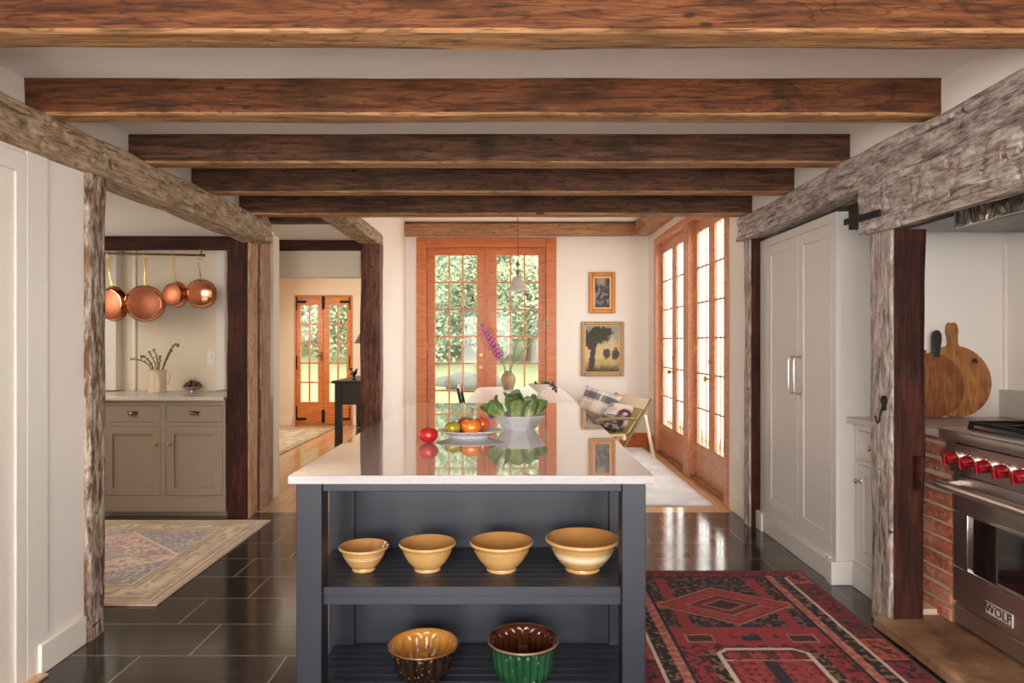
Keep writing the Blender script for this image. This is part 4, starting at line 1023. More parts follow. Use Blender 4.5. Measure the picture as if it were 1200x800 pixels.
def red_rug(u, v):
    X = (u-.5)*1.22; D = v*2.9; ax = abs(X)             # D: metres from the far edge
    sx = math.copysign(1, X)
    n = fbm(X*14, D*14, 3, 4); n2 = fbm(X*34, D*34, 8, 3); n3 = fbm(X*60, D*20, 1, 2)
    def speck(c, c2, th=.12, k=.8): return lerp(c, c2, k) if n2 > th else c
    er = .61-ax
    eb = min(er, D)
    if eb < .012: return S(96,60,52)
    if er < .145 and er <= D+.02:
        # outer border: blocks of rust, plum and dark motifs with a thin white line inside
        if er > .130: return WHT
        ph = (D*4.4) % 1.0; kq = int(D*4.4) % 4
        c = (ORG, S(134,40,56), RED2, S(120,36,50))[kq]
        if abs(ph-.5) < .26 and abs(er-.07) < .035 and n2 > -.1: c = lerp(c, BLK, .8)
        if ph < .06: c = BLK
        return speck(c, BLK, .18, .6)
    if D < .10:
        return speck(RED2 if D > .03 else S(140,60,56), BLK, .05, .75)
    if er < .205: return speck(BLK, TAN, .20, .6)
    if er < .245: return speck(S(178,92,84), S(206,150,126), .1, .6)
    if er < .26: return BLK
    if D < .135: return speck(BLK, RED, .1, .7)
    # field
    a, b = ax, D
    c = RED
    # cross pattern of small dark flecks
    if (math.sin(X*64)+math.sin(D*58)) > 1.15 and n > -.2: c = lerp(c, BLK, .75)
    # first medallion
    dm = ax/.27 + abs(D-.525)/.185
    dz = D-.525
    if .13 < D < .86:
        dark = speck(BLK, S(150,92,84), .10, .75)
        if n > .25: dark = lerp(dark, NAVY, .7)
        c = dark
        if abs(ax-.255) < .028: c = RED                     # upright red bars
        if D > .80: c = RED
        if abs(dz) < .05 and ax > .20: c = ORG if n2 < .2 else RED
        if dm < 1.35: c = TAN if dm > 1.27 else RED2
        if dm < 1.18: c = speck(RED, ORG, .0, .6)
        if dm < .74: c = TAN if dm > .68 else BLK if dm > .60 else RED2
        if dm < .42: c = TAN if dm > .36 else speck(BLK, DRED, .0, .7)
        return c
    # band with dark squares and star
    if D < 1.0:
        if .17 < ax < .30 and .88 < D < .96: c = TAN if (abs(ax-.235) > .055 or abs(D-.92) > .032) else speck(DRED, BLK, 0, .6)
        if ax < .045 and abs(D-.92) < .025: c = NAVY
        return c
    # arched white-lined panel, repeated
    q = (D-1.0) % 1.5
    pw = .205; ch_ = max(0, ax - (pw-.055)) if q < .3 else 0
    edge = min(pw-ax, q-.02-ch_*.9)
    if ax < pw+.06 and q > 0:
        if edge < 0 and edge > -.05 and pw-ax < .0: return speck(BLK, TAN, .1, .6)
        if 0 <= edge < .022: return WHT
        if edge >= .022:
            c = speck(S(170,66,66), RED2, .05, .7)
            if .022 <= edge < .04: c = lerp(c, DRED, .7)
            if q < .12 and (math.sin(X*55) > .2): c = lerp(c, BLK, .6)
            if abs(q-.135) < .008: c = WHT if ax > pw*.75 else TAN
            if ax < .03 and .14 < q < .36: c = NAVY
            ac = math.hypot(ax/.11, max(0,.52-q)/.17)
            if q > .34:
                if .95 < ac < 1.12: c = WHT
                elif 1.12 <= ac < 1.35: c = BLK if n2 > -.2 else TAN
                elif ac <= .95: c = NAVY if n > -.05 else speck(S(120,60,70), TAN, .1, .7)
            gx, gy = (ax/.041+.5) % 1 - .5, (q/.048) % 1 - .5
            if abs(gx) + abs(gy)*1.3 < .30 + .25*n2: c = lerp(c, DRED if n > 0 else BLK, .8)
            return c
    gx, gy = (ax/.052) % 1 - .5, (D/.045) % 1 - .5
    if abs(gx)*1.4 + abs(gy) < .34 + .2*n2: c = lerp(c, BLK, .75)
    return speck(c, BLK, .16, .7)
r = grid_obj('rug', 230, 520, lambda u,v: (.48+1.22*u, 4.03-2.9*v, .010+.0012*noise.noise(Vector((u*20,v*40,0)))), red_rug, M['woven'], thick=.009)
props(r, 'deep red tribal rug with dark borders between the island and the range', 'rug')

# ------------------------------------------------------------------ LEFT ALCOVE
def shaker(mb_list, x0, x1, z0, z1, y, fw=.06, rec=.010):
    b = MB().box(x0,x0+fw,y-.02,y,z0,z1).box(x1-fw,x1,y-.02,y,z0,z1).box(x0+fw,x1-fw,y-.02,y,z0,z0+fw).box(x0+fw,x1-fw,y-.02,y,z1-fw,z1).box(x0+fw,x1-fw,y-.02+rec,y,z0+fw,z1-fw)
    return b
CX0, CX1, CY = -3.195, -2.225, 5.30
cb = thing('base_cabinet', 'greige two door base cabinet with two drawers below the copper pans', 'cabinet', ((CX0+CX1)/2, 5.6, 0))
body = MB().box(CX0, CX1, CY+.02, 5.92, .10, .91).box(CX0, CX1, CY+.06, 5.92, 0, .10)
xm = (CX0+CX1)/2 + .002
body.box(CX0, CX0+.03, CY, CY+.02, .05, .91).box(CX1-.02, CX1, CY, CY+.02, .05, .91).box(xm-.02, xm+.02, CY, CY+.02, .05, .91)
body.box(CX0, CX1, CY, CY+.02, .872, .91).box(CX0, CX1, CY, CY+.02, .715, .742).box(CX0, CX1, CY, CY+.02, .05, .17)
obj('cabinet_body', body, M['greige'], cb, world=True, bevel=.0015)
for i, (x0, x1) in enumerate(((CX0+.033, xm-.023), (xm+.023, CX1-.023))):
    dw = obj('drawer', MB().box(x0, x1, CY+.002, CY+.02, .745, .869), M['greige'], cb, world=True, bevel=.002)
    xc = (x0+x1)/2
    # cup pull
    b = MB(); n = 10
    for j in range(n):
        a0 = PI*j/n; a1 = PI*(j+1)/n
    b.lathe([(.0005,-.034),(.012,-.033),(.020,-.026),(.024,-.012),(.024,.012),(.020,.026),(.012,.033),(.0005,.034)], 20, M=Matrix.Translation((xc,CY+.003,.806)) @ Matrix.Rotation(R(90),4,'Y'))
    b.v = [(x, min(y, CY+.003), max(z, .803)) for x,y,z in b.v]
    b.box(xc-.040, xc+.040, CY-.003, CY+.003, .822, .828)
    obj('cup_pull', b, M['brass_dark'], dw, world=True)
    dr = obj('cabinet_door', shaker(None, x0, x1, .174, .712, CY+.02, .062), M['greige'], cb, world=True, bevel=.0015)
    xk = x1-.03 if i == 0 else x0+.03
    obj('knob', MB().lathe([(.0005,0),(.011,0),(.007,.006),(.006,.012),(.013,.018),(.014,.025),(.009,.030),(.0005,.031)], 16, M=Matrix.Translation((xk,CY+.0,.575)) @ Matrix.Rotation(R(90),4,'X')), M['brass'], dr, world=True)
obj('counter', MB().box(CX0-.3, CX1+.0, 5.27, 5.945, .912, .942), M['stonetop'], cb, world=True, bevel=.004)
pt = thing('pitcher', 'cream ceramic pitcher holding dry stems on the alcove counter', 'pitcher', (-2.97, 5.72, .942))
M['cream_glaze'] = plain('cream_glaze', S(222,198,170), .3, var=.05, coat=.3)
obj('jug', MB().lathe([(.0005,0),(.074,0),(.076,.012),(.069,.016),(.067,.06),(.065,.16),(.067,.182),(.071,.19),(.067,.192),(.061,.18),(.060,.03),(.0005,.02)], 36), M['cream_glaze'], pt, smooth=50)
obj('handle', MB().tube([(.062,0,.165),(.09,0,.172),(.102,0,.15),(.10,0,.11),(.085,0,.075),(.064,0,.06)],[.008,.008,.008,.008,.007,.007],10), M['cream_glaze'], pt)
M['drystem'] = plain('dry_green_stem', S(116,112,72), .7, var=.2)
sl = [([(0,0,.05),(-.06,0,.21),(-.13,.0,.265),(-.22,0,.28)],.006,'long stem drooping left in the cream pitcher'),
      ([(0,.0,.05),(-.05,.01,.22),(-.10,.0,.29),(-.135,0,.30)],.008,'budded stem leaning left in the cream pitcher'),
      ([(0,0,.05),(-.02,.01,.22),(-.05,.0,.30),(-.075,0,.34)],.005,'thin stem at the left middle in the cream pitcher'),
      ([(0,0,.05),(.0,.0,.22),(-.005,.0,.29),(-.035,0,.36)],.005,'upright thin stem in the middle of the cream pitcher'),
      ([(0,0,.05),(.01,.0,.2),(.02,.0,.27),(.02,0,.30)],.006,'short stem in the middle of the cream pitcher'),
      ([(0,0,.05),(.05,.0,.22),(.10,.0,.34),(.145,0,.40),(.17,0,.395)],.009,'thick stem reaching up right in the cream pitcher'),
      ([(0,0,.05),(.04,.01,.2),(.085,.0,.29),(.12,0,.35)],.006,'shorter stem beside the thick right one in the cream pitcher')]
for i, (ps, r_, lab) in enumerate(sl):
    t = thing('dried_stem', lab, 'stem', (-2.97, 5.72, .942), 0, 'stems in the cream pitcher')
    s_ = curve_pts([Vector(p) for p in ps], 16); obj('stalk', MB().tube(s_, [r_*(1-.5*j/15) for j in range(16)], 7), M['drystem'], t)
    b = MB(); rnd = random.Random(i)
    for j in range(9):
        p = s_[6+j]; a = j*2.4; q = p + Vector((math.cos(a)*.014, math.sin(a)*.014, .014)); b.tube([p, p.lerp(q,.5), q],[.002,.005,.001],5)
    b.ball(s_[-1], r_*1.3, 8, 6, (1,1,1.4)); obj('buds', b, M['drystem'], t)
db = thing('fruit_dish', 'small footed silver dish of dark cherries on the alcove counter', 'dish', (-2.655, 5.68, .942))
obj('bowl', MB().lathe([(.0005,0),(.036,0),(.038,.005),(.02,.012),(.022,.02),(.06,.034),(.09,.052),(.092,.056),(.06,.042),(.0005,.03)], 32), M['nickel'], db, smooth=50)
rnd = random.Random(21); cher = None
M['cherry'] = glaze('cherry_skin', S(70,16,22), S(104,28,30), .18)
M['cherry_stem'] = plain('cherry_stem', S(96,84,50), .7)
cpos = []
for ring_, (rr, nn, zz) in enumerate(((.0,1,.052),(.030,6,.054),(.060,10,.062),(.018,4,.074),(.042,7,.078),(.018,3,.096))):
    for j in range(nn):
        a = 2*PI*j/nn + ring_*.7; cpos.append((rr*math.cos(a), rr*math.sin(a), zz + rnd.uniform(-.002,.002)))
for i, (x, y, z) in enumerate(cpos):
    l = (-2.655+x, 5.68+y, .942+z)
    if cher is None:
        cher = thing('cherry', 'dark red cherry heaped in the small silver dish', 'cherry', l, 0, 'cherries in the silver dish')
        obj('fruit', MB().ball((0,0,0), .0145, 12, 8), M['cherry'], cher); obj('stem', MB().tube([(0,0,.012),(.004,0,.024),(.012,.002,.034)],.001,5), M['cherry_stem'], cher)
    else: dup(cher, l, rnd.uniform(0,6))
# copper pans on a rail
RY, RZ = 5.60, 2.085
rl = thing('pot_rail', 'dark brass rail for pans hung below the alcove beam', 'rail', (-3.0, RY, RZ))
obj('bar', MB().cyl((-3.62,RY,RZ+.012),(-2.535,RY,RZ-.008),.009,12).ball((-2.53,RY,RZ-.008),.013,10,8), M['brass_dark'], rl, world=True)
for x in (-3.19, -2.55): obj('hanger', MB().cyl((x,RY,RZ),(x,RY,2.14),.006,8).lathe([(.0005,0),(.02,0),(.02,-.006),(.0005,-.008)],14,(x,RY,2.130)), M['brass_dark'], rl, world=True)
def pan(px, cpx, cpy, r, depth, yaw, tilt, hl_px, label, wall_flare, hm, deep=False):
    """a pan hung by its handle, base toward the room"""
    hook_x = (px-600)*RY/800; c = at(cpx, cpy, RY)
    hk = obj('pan_hook', MB().tube([(hook_x,RY+.012,RZ+.014),(hook_x,RY,RZ+.024),(hook_x,RY-.013,RZ+.012),(hook_x,RY-.012,RZ-.02),(hook_x+.004,RY,RZ-.045),(hook_x+.010,RY+.008,RZ-.05),(hook_x+.012,RY+.012,RZ-.035)],.0028,6), M['brass'])
    props(hk, 'wire hook holding the ' + label.split(',')[0].replace('hanging ', ''), 'hook', 'hooks on the pan rail')
    t = thing('copper_pan', label, 'pan', c, 0, 'copper pans on the rail')
    Mx = Matrix.Rotation(yaw,4,'Z') @ Matrix.Rotation(tilt,4,'X') @ Matrix.Rotation(R(90),4,'X')   # lathe +z -> -Y (to viewer) = base side
    rb = r*wall_flare
    prof = [(.0005,depth/2),(rb*.9,depth/2),(rb*.97,depth/2-.003),(rb,depth/2-.010)] + [(rb+(r-rb)*u, depth/2-.010-(depth-.012)*u) for u in (.25,.5,.75,1)] + [(r+.004,-depth/2),(r+.003,-depth/2-.003),(r-.003,-depth/2-.002)] + [(r-.003+(rb-r)*u, -depth/2+(depth-.006)*u) for u in (.3,.6,.9)] + [(rb*.9,depth/2-.004),(.0005,depth/2-.004)]
    obj('pan_body', MB().lathe(prof, 56, M=Mx), M['copper'], t, smooth=40)
    obj('pan_base', MB().lathe([(.0005,depth/2+.0012),(rb*.88,depth/2+.0012),(rb*.90,depth/2)], 56, M=Mx), M['copper_satin'] if not deep else M['copper'], t, smooth=40)
    # handle: from the rim up to the hook
    top = Vector((hook_x, RY, RZ-.05)) - c
    att = Mx @ Vector((0, r, -depth*.25)); att2 = Mx @ Vector((0, r*.94, -depth*.1))
    bow = (top+att)/2 + Vector((.012*math.sin(yaw)+.004, -.012, 0))
    hb = MB()
    pts = curve_pts([att2, att+Vector((0,0,.02)), bow, top], 16)
    for i in range(15):
        w0 = .020-.010*sm(0,.5,i/15)+.004*sm(.75,1,i/15)
        hb.bar(pts[i], pts[i+1]+ (pts[i+1]-pts[i])*.15, w0, .006, (0,-1,0))
    hb.lathe([(.010+.004*math.cos(q), .003*math.sin(q)) for q in [2*PI*j/8 for j in range(8)]], 16, closed=True, M=Matrix.Translation(top+Vector((0,0,-.002))) @ Matrix.Rotation(R(90),4,'X'))
    hb.ball(att2+Vector((.012,0,.004)), .006, 8, 6).ball(att2+Vector((-.012,0,.004)), .006, 8, 6)
    obj('handle', hb, hm, t)
pan(127, 130.5, 356, .142, .055, R(-14), R(4), 0, 'hanging copper skillet, half hidden by the whitewashed post', .90, M['brass'])
pan(169.5, 169.5, 355.5, .147, .055, R(22), R(3), 0, 'hanging copper skillet, large and face on, second from the left', .90, M['brass'])
pan(203, 204.5, 345, .103, .06, R(-17), R(2), 0, 'hanging copper saucepan, small and turned sideways, third from the left', .92, M['brass'])
pan(232, 235, 344, .117, .07, R(16), R(4), 0, 'hanging copper saucepan, mirror bright, at the right end of the rail', .84, M['nickel'], True)
o = obj('light_switch', MB().box(-2.655,-2.585,5.944,5.952,1.17,1.29).box(-2.63,-2.61,5.938,5.946,1.205,1.255), M['plastic'], bevel=.002); props(o, 'white light switch on the cream alcove wall', 'switch')
o = obj('light_switch', MB().box(-1.402,-1.394,7.18,7.25,1.14,1.26).box(-1.396,-1.388,7.205,7.225,1.18,1.22), M['plastic'], bevel=.002); props(o, 'white switch on the wall beside the reddish post', 'switch')
o = obj('power_outlet', MB().box(1.792,1.80,5.42,5.49,.43,.545).box(1.788,1.795,5.44,5.47,.445,.48).box(1.788,1.795,5.44,5.47,.495,.53), M['plastic'], bevel=.002); props(o, 'white power outlet low on the wall by the glazed doors', 'outlet')

# hall: console with lamp
cs_ = thing('console_table', 'black console table in the hall behind the reddish post', 'table', (-1.80, 8.6, 0))
obj('tabletop', MB().box(-2.13,-1.515,8.05,9.3,.875,.905), M['darkwood'], cs_, bevel=.006, world=True)
obj('apron', MB().box(-2.08,-1.53,8.10,8.13,.62,.875).box(-2.08,-1.53,9.22,9.25,.72,.875).box(-2.08,-2.055,8.1,9.25,.72,.875), M['darkwood'], cs_, bevel=.003, world=True)
for x in (-2.10,-1.60):
    for y in (8.08,9.19): obj('leg', MB().box(x,x+.08,y,y+.08,0,.875), M['darkwood'], cs_, bevel=.004, world=True)
lp = thing('table_lamp', 'dark shaded table lamp on the hall console', 'lamp', (-1.79, 8.7, .905))
obj('lamp_base', MB().lathe([(.0005,0),(.07,0),(.072,.01),(.03,.03),(.05,.10),(.06,.18),(.03,.28),(.012,.32),(.012,.46),(.0005,.46)], 28), M['iron'], lp)
obj('lamp_shade', MB().lathe([(.10,.65),(.22,.44),(.217,.44),(.097,.65)], 40, closed=True), plain('brown_card_shade', S(98,78,66), .7), lp)
o = thing('figurine', 'small dark branching ornament on the hall console', 'ornament', (-1.92, 8.3, .905))
obj('base', MB().lathe([(.0005,0),(.03,0),(.03,.008),(.01,.015),(.0005,.02)], 16), M['iron'], o)
b = MB(); rnd = random.Random(4)
for i in range(12):
    a = rnd.uniform(0,6); e = rnd.uniform(.03,.06); h_ = rnd.uniform(.06,.14); b.tube([(0,0,.01),(e*.3*math.cos(a),e*.3*math.sin(a),h_*.6),(e*math.cos(a),e*math.sin(a),h_)],[.006,.005,.003],6).ball((e*math.cos(a),e*math.sin(a),h_),.012,8,6)
obj('branches', b, M['iron'], o)
o = thing('basket', 'dark round basket under the hall console', 'basket', (-1.80, 8.75, 0))
obj('basket_body', MB().lathe([(.0005,.005),(.13,.005),(.15,0),(.19,.1),(.20,.2),(.185,.28),(.175,.285),(.18,.2),(.17,.1),(.0005,.02)], 32, mod=lambda r,z,a,i:(r*(1+.012*math.cos(30*a+i*PI)),z)), M['darkwood'], o)
obj('handle', MB().tube([(.18*math.cos(PI*j/12),0,.28+.16*math.sin(PI*j/12)) for j in range(13)],.01,8), M['darkwood'], o)

# ------------------------------------------------------------------ RIGHT SIDE: tall cabinet, base cabinet
PXF = 1.83
pc = thing('tall_cabinet', 'tall pale grey pantry cabinet with two long panelled doors', 'cabinet', (2.2, 4.4, 0))
Y0, Y1_ = 3.855, 5.03
b = MB().box(PXF+.02, 2.11, Y0, Y1_, .0, 2.105)
b.box(PXF, PXF+.02, Y0, Y0+.055, 0, 2.105).box(PXF, PXF+.02, Y1_-.13, Y1_, 0, 2.105).box(PXF, PXF+.02, Y0, Y1_, 2.05, 2.105).box(PXF, PXF+.02, Y0, Y1_, 0, .19)
b.box(PXF, PXF+.02, 4.365, 4.381, .19, 2.05)
obj('cabinet_body', b, M['lightgrey'], pc, bevel=.002, world=True)
b = MB().box(PXF-.022, PXF, Y0+.05, Y1_-.10, 0, .125).box(PXF-.035, PXF, Y0-.02, Y0+.06, 0, .13).box(PXF-.03, 2.0, Y0-.02, Y0, 0, .13).box(PXF-.035, PXF, Y1_-.11, Y1_+.0, 0, .13)
b.box(PXF-.015, PXF, Y0+.05, Y1_-.10, .125, .14)
obj('plinth', b, M['lightgrey'], pc, bevel=.005, world=True)
def door_x(parent, y0, y1, z0, z1, x, fw, m, name='cabinet_door'):
    b = MB().box(x,x+.02,y0,y0+fw,z0,z1).box(x,x+.02,y1-fw,y1,z0,z1).box(x,x+.02,y0+fw,y1-fw,z0,z0+fw).box(x,x+.02,y0+fw,y1-fw,z1-fw,z1).box(x+.010,x+.02,y0+fw,y1-fw,z0+fw,z1-fw)
    b.bar((x+.006,y0+fw,z0+fw),(x+.006,y0+fw,z1-fw),.012,.006,(1,0,0)); b.bar((x+.006,y1-fw,z0+fw),(x+.006,y1-fw,z1-fw),.012,.006,(1,0,0))
    return obj(name, b, m, parent, bevel=.002, world=True)
for (y0, y1, hy) in ((Y0+.058, 4.363, 4.33), (4.383, Y1_-.133, 4.416)):
    dd = door_x(pc, y0, y1, .193, 2.047, PXF, .07, M['lightgrey'])
    ht = MB().tube([(PXF,hy,1.035),(PXF-.03,hy,1.04),(PXF-.042,hy,1.06),(PXF-.042,hy,1.25),(PXF-.03,hy,1.27),(PXF,hy,1.275)],.0065,10).lathe([(.0005,0),(.014,0),(.014,-.004),(.0005,-.005)],14,M=Matrix.Translation((PXF,hy,1.035)) @ Matrix.Rotation(R(90),4,'Y')).lathe([(.0005,0),(.014,0),(.014,-.004),(.0005,-.005)],14,M=Matrix.Translation((PXF,hy,1.275)) @ Matrix.Rotation(R(90),4,'Y'))
    obj('pull_handle', ht, M['nickel'], dd, world=True)
bc = thing('base_cabinet', 'pale grey base cabinet with a drawer between the pantry and the dark post', 'cabinet', (2.3, 3.65, 0))
BX = 1.925; by0, by1 = 3.43, 3.83
b = MB().box(BX+.02, 2.74, by0, by1, 0, .91).box(BX, BX+.02, by0, by0+.03, 0, .91).box(BX, BX+.02, by1-.03, by1, 0, .91)
b.box(BX,BX+.02,by0,by1,.88,.91).box(BX,BX+.02,by0,by1,.69,.715).box(BX,BX+.02,by0,by1,0,.16)
obj('cabinet_body', b, M['lightgrey'], bc, bevel=.002, world=True)
obj('plinth', MB().box(BX-.02,BX,by0,by1,0,.125).box(BX-.013,BX,by0,by1,.125,.138), M['lightgrey'], bc, bevel=.004, world=True)
dd = obj('drawer', MB().box(BX,BX+.02,by0+.033,by1-.033,.718,.877), M['lightgrey'], bc, bevel=.002, world=True)
kn = lambda y,z: MB().lathe([(.0005,0),(.012,0),(.008,.008),(.007,.016),(.014,.022),(.016,.030),(.010,.037),(.0005,.038)], 18, M=Matrix.Translation((BX,y,z)) @ Matrix.Rotation(R(-90),4,'Y'))
obj('knob', kn((by0+by1)/2,.80), M['nickel'], dd, world=True)
dd = door_x(bc, by0+.033, by1-.033, .163, .687, BX, .055, M['lightgrey']); obj('knob', kn(by1-.06,.60), M['nickel'], dd, world=True)
obj('counter', MB().box(1.885, 2.775, 3.415, 3.85, .913, .945).box(2.035, 2.775, 3.18, 3.415, .913, .945), M['stonetop'], bc, bevel=.004, world=True)
o = obj('backsplash', MB().box(2.745, 2.778, 2.0, 3.849, .946, 1.10), M['marble'], bevel=.003); props(o, 'veined marble upstand behind the range top', 'backsplash')
struct('trim_4', MB().box(2.765, 2.78, 3.83, 3.852, 1.10, 1.93), M['wall'], 'thin corner bead beside the niche wall', 'trim')

# brick pier and hearth
bp = thing('brick_pier', 'narrow red brick pier between the dark post and the range', 'brick pier', (2.2, 3.29, .06))
obj('mortar_core', MB().box(2.056, 2.74, 3.19, 3.405, .06, .912).box(1.956, 2.07, 3.28, 3.404, 0, .085), M['mortar'], bp, world=True)
b = MB(); z = .063; rnd = random.Random(8); i = 0
while z < .90:
    hh = .060; x = 2.05; yb = 3.18
    cut = 0 if i % 2 else .11
    segs = [(3.18, 3.41)]
    for (a, c_) in segs:
        j = rnd.uniform(-.008, .008); xx = 2.046 + j
        q = MB().box(xx, 2.25, a - (.004 if a < 3.2 else 0) + rnd.uniform(-.004,.004), c_, z+rnd.uniform(0,.003), min(z+hh+rnd.uniform(-.003,.002), .911)); b.add(q.v, q.f)
    x_ = 2.26
    while x_ < 2.7: q = MB().box(x_, min(x_+.2,2.74), 3.176, 3.3, z, min(z+hh,.911)); b.add(q.v, q.f); x_ += .212
    z += .0755; i += 1
obj('brickwork', b, M['brick'], bp, world=True, bevel=.011)
hb_ = MB(); nx, ny = 14, 60; 
hs = obj('hearth_stone', rough_beam(4.2, 1.0, .06, .010, 31, .012), M['hearth'], loc=(2.23, 1.17, .031), rot=(0,0,R(90)), smooth=50); props(hs, 'worn brown hearth stone under the range', 'hearth stone')
# hood and niche ceiling
struct('ceiling_niche', MB().box(1.90, 2.78, -.5, 3.852, 2.0, 2.28), M['niche_dark'], 'black underside of the chimney breast above the range', 'ceiling')
hd = thing('range_hood', 'black range hood insert with a rippled bright metal lip', 'range hood', (2.35, 2.4, 1.9))
obj('hood_body', MB().box(2.03, 2.74, 1.6, 3.60, 1.945, 2.02).box(2.10, 2.70, 1.7, 3.0, 1.90, 1.95), M['black'], hd, bevel=.004, world=True)
obj('metal_lip', MB().box(2.0, 2.02, 1.6, 3.09, 1.882, 1.955), M['hammered'], hd, bevel=.003, world=True)

# cutting boards leaning on the niche wall
def board_mb(r, th, hl_, hw, notch=False):
    poly = []; n = 56; a0 = math.asin(min(.99, hw/2/r))
    for i in range(n+1):
        a = PI/2 - a0 - (2*PI-2*a0)*i/n; poly.append((r*math.cos(a), r*math.sin(a)))
    y0 = r*math.cos(a0)
    top = r+hl_
    left = [(-hw/2*.85, y0+.02), (-hw/2*.9, y0+hl_*.4), (-hw/2*1.1, top-.05), (-hw/2*.95, top-.018)]
    if notch: cap = [(-hw*.32, top), (-hw*.10, top), (0, top-.012), (hw*.10, top), (hw*.32, top)]
    else: cap = [(-hw*.28, top-.003), (0, top), (hw*.28, top-.003)]
    poly = poly + left + cap + [(-x, y) for x, y in left[::-1]]
    return MB().prism(poly, -th/2, th/2)
def board_wood(name, c1, c2, c3):
    t = NT(name); v = t.coords((1,1,1), False); mp = t.n('ShaderNodeMapping'); mp.inputs['Scale'].default_value = (9, 1.6, 3); t.l(v, mp.inputs[0])
    f = t.noise(mp.outputs[0], 2.4, 6, .6, 1.8); f2 = t.noise(v, 9, 4)
    col = t.ramp(f, [(.3, c1), (.5, c2), (.7, c3)]); col = t.mix(t.math('MULTIPLY', t.ramp(f2, [(.5,(0,0,0)),(.72,(1,1,1))]), .5), col, c1)
    t.base(col); t.set(Roughness=.45); return t.m
lean = R(-6)
c2 = at(1120, 445.5, 3.80)
bdB = thing('cutting_board', 'round wooden cutting board with a notched light handle, the rear one', 'cutting board', (c2.x, 3.805, .947), 0, 'round cutting boards leaning in the niche')
obj('board', board_mb(.198, .018, .13, .062, True), board_wood('honey_board', S(110,66,30), S(164,106,56), S(190,136,80)), bdB, loc=(0, 0, .202), rot=(R(90)+lean, 0, R(0)), bevel=.003)
obj('knot', MB().lathe([(.0005,.0),(.012,.0005),(.014,0),(.014,-.004),(.0005,-.004)], 14), M['darkwood'], bdB, loc=(.098,-.022,.315), rot=(R(90)+lean,0,0))
c1 = at(1092, 450, 3.76)
bdA = thing('cutting_board', 'smaller round wooden cutting board with a dark handle, in front', 'cutting board', (c1.x, 3.765, .947), 0, 'round cutting boards leaning in the niche')
obj('board', board_mb(.178, .018, .0, .05), board_wood('stained_board', S(84,44,22), S(132,78,38), S(158,102,54)), bdA, loc=(0, 0, .182), rot=(R(90)+lean, R(0), R(0)), bevel=.003)
hnd = MB().prism([(-.018,.155),(-.020,.20),(-.026,.25),(-.024,.285),(-.012,.303),(0,.307),(.012,.303),(.024,.285),(.026,.25),(.020,.20),(.018,.155)], -.0095, .0095)
obj('handle', hnd, M['darkwood'], bdA, loc=(.018, -.001, .182), rot=(R(90)+lean, R(6), 0), bevel=.003)

# ------------------------------------------------------------------ RANGE
rg = thing('range_cooker', 'stainless steel range cooker with red knobs at the right edge', 'range cooker', (2.4, 2.6, .06))
RYF, RYN = 3.15, 1.93                    # far and near ends
RX = 2.03
obj('body', MB().box(RX+.03, 2.73, RYN, RYF, .11, .93), M['steel'], rg, world=True, bevel=.004)
for x in (2.12, 2.65):
    for y in (RYN+.08, RYF-.08): obj('foot', MB().lathe([(.0005,.062),(.022,.062),(.022,.075),(.016,.08),(.016,.115),(.0005,.115)], 14, (x,y,0)), M['black'], rg, world=True)
obj('kick_panel', MB().box(RX+.006, RX+.035, RYN, RYF-.005, .085, .165), M['steel'], rg, world=True, bevel=.004)
obj('toe_recess', MB().box(RX+.12, RX+.14, RYN, RYF, .066, .12), M['black'], rg, world=True)
# bullnose + cooktop
pr = [(1.975,.925),(1.968,.94),(1.968,.965),(1.975,.974),(1.99,.976),(2.73,.976),(2.73,.925)]
b = MB(); n = len(pr); b.add([(x,RYN,z) for x,z in pr]+[(x,RYF,z) for x,z in pr], [tuple(range(n)), tuple(range(n,2*n))[::-1]] + [(i,i+n,(i+1)%n+n,(i+1)%n) for i in range(n)])
obj('cooktop', b, M['steel'], rg, world=True, bevel=.003)
# control panel slants back below the bullnose
pr = [(1.995,.925),(2.02,.775),(2.06,.775),(2.06,.925)]
b = MB(); n = 4; b.add([(x,RYN,z) for x,z in pr]+[(x,RYF-.003,z) for x,z in pr], [tuple(range(n)), tuple(range(n,2*n))[::-1]] + [(i,i+n,(i+1)%n+n,(i+1)%n) for i in range(n)])
cpn = obj('control_panel', b, M['steel'], rg, world=True, bevel=.002)
vs_ = MB()
for j in range(26): vs_.box(1.990, 2.01, RYF-.09-j*.042-.032, RYF-.09-j*.042, .912, .919)
obj('vent_slots', vs_, M['black'], cpn, world=True)
Kx, Kz = 2.008, .850
for j in range(9):
    y = RYF-.075-j*.105
    if j == 8: continue
    Mk = Matrix.Translation((Kx, y, Kz)) @ Matrix.Rotation(R(-100),4,'Y')
    kb = obj('knob_bezel', MB().lathe([(.0005,-.004),(.034,-.004),(.034,.010),(.031,.014),(.027,.016),(.0005,.016)], 28, M=Mk), M['chrome'], rg, world=True)
    obj('red_knob', MB().lathe([(.027,.016),(.0275,.022),(.026,.050),(.024,.058),(.018,.061),(.0005,.062)], 28, M=Mk).obox(Mk, -.024,.024,-.005,.005,.060,.068), M['red_knob'], kb, world=True)
dr = obj('oven_door', MB().box(RX, RX+.035, RYN+.01, RYF-.008, .185, .345).box(RX, RX+.035, RYN+.01, RYF-.008, .598, .765).box(RX, RX+.035, RYF-.105, RYF-.008, .345, .598).box(RX, RX+.035, RYN+.01, RYN+.105, .345, .598), M['steel'], rg, world=True, bevel=.004)
obj('window_frame', MB().box(RX-.006,RX+.01,RYN+.105,RYF-.105,.338,.350).box(RX-.006,RX+.01,RYN+.105,RYF-.105,.594,.606).box(RX-.006,RX+.01,RYF-.115,RYF-.103,.338,.606).box(RX-.006,RX+.01,RYN+.103,RYN+.115,.338,.606), M['chrome'], dr, world=True, bevel=.002)
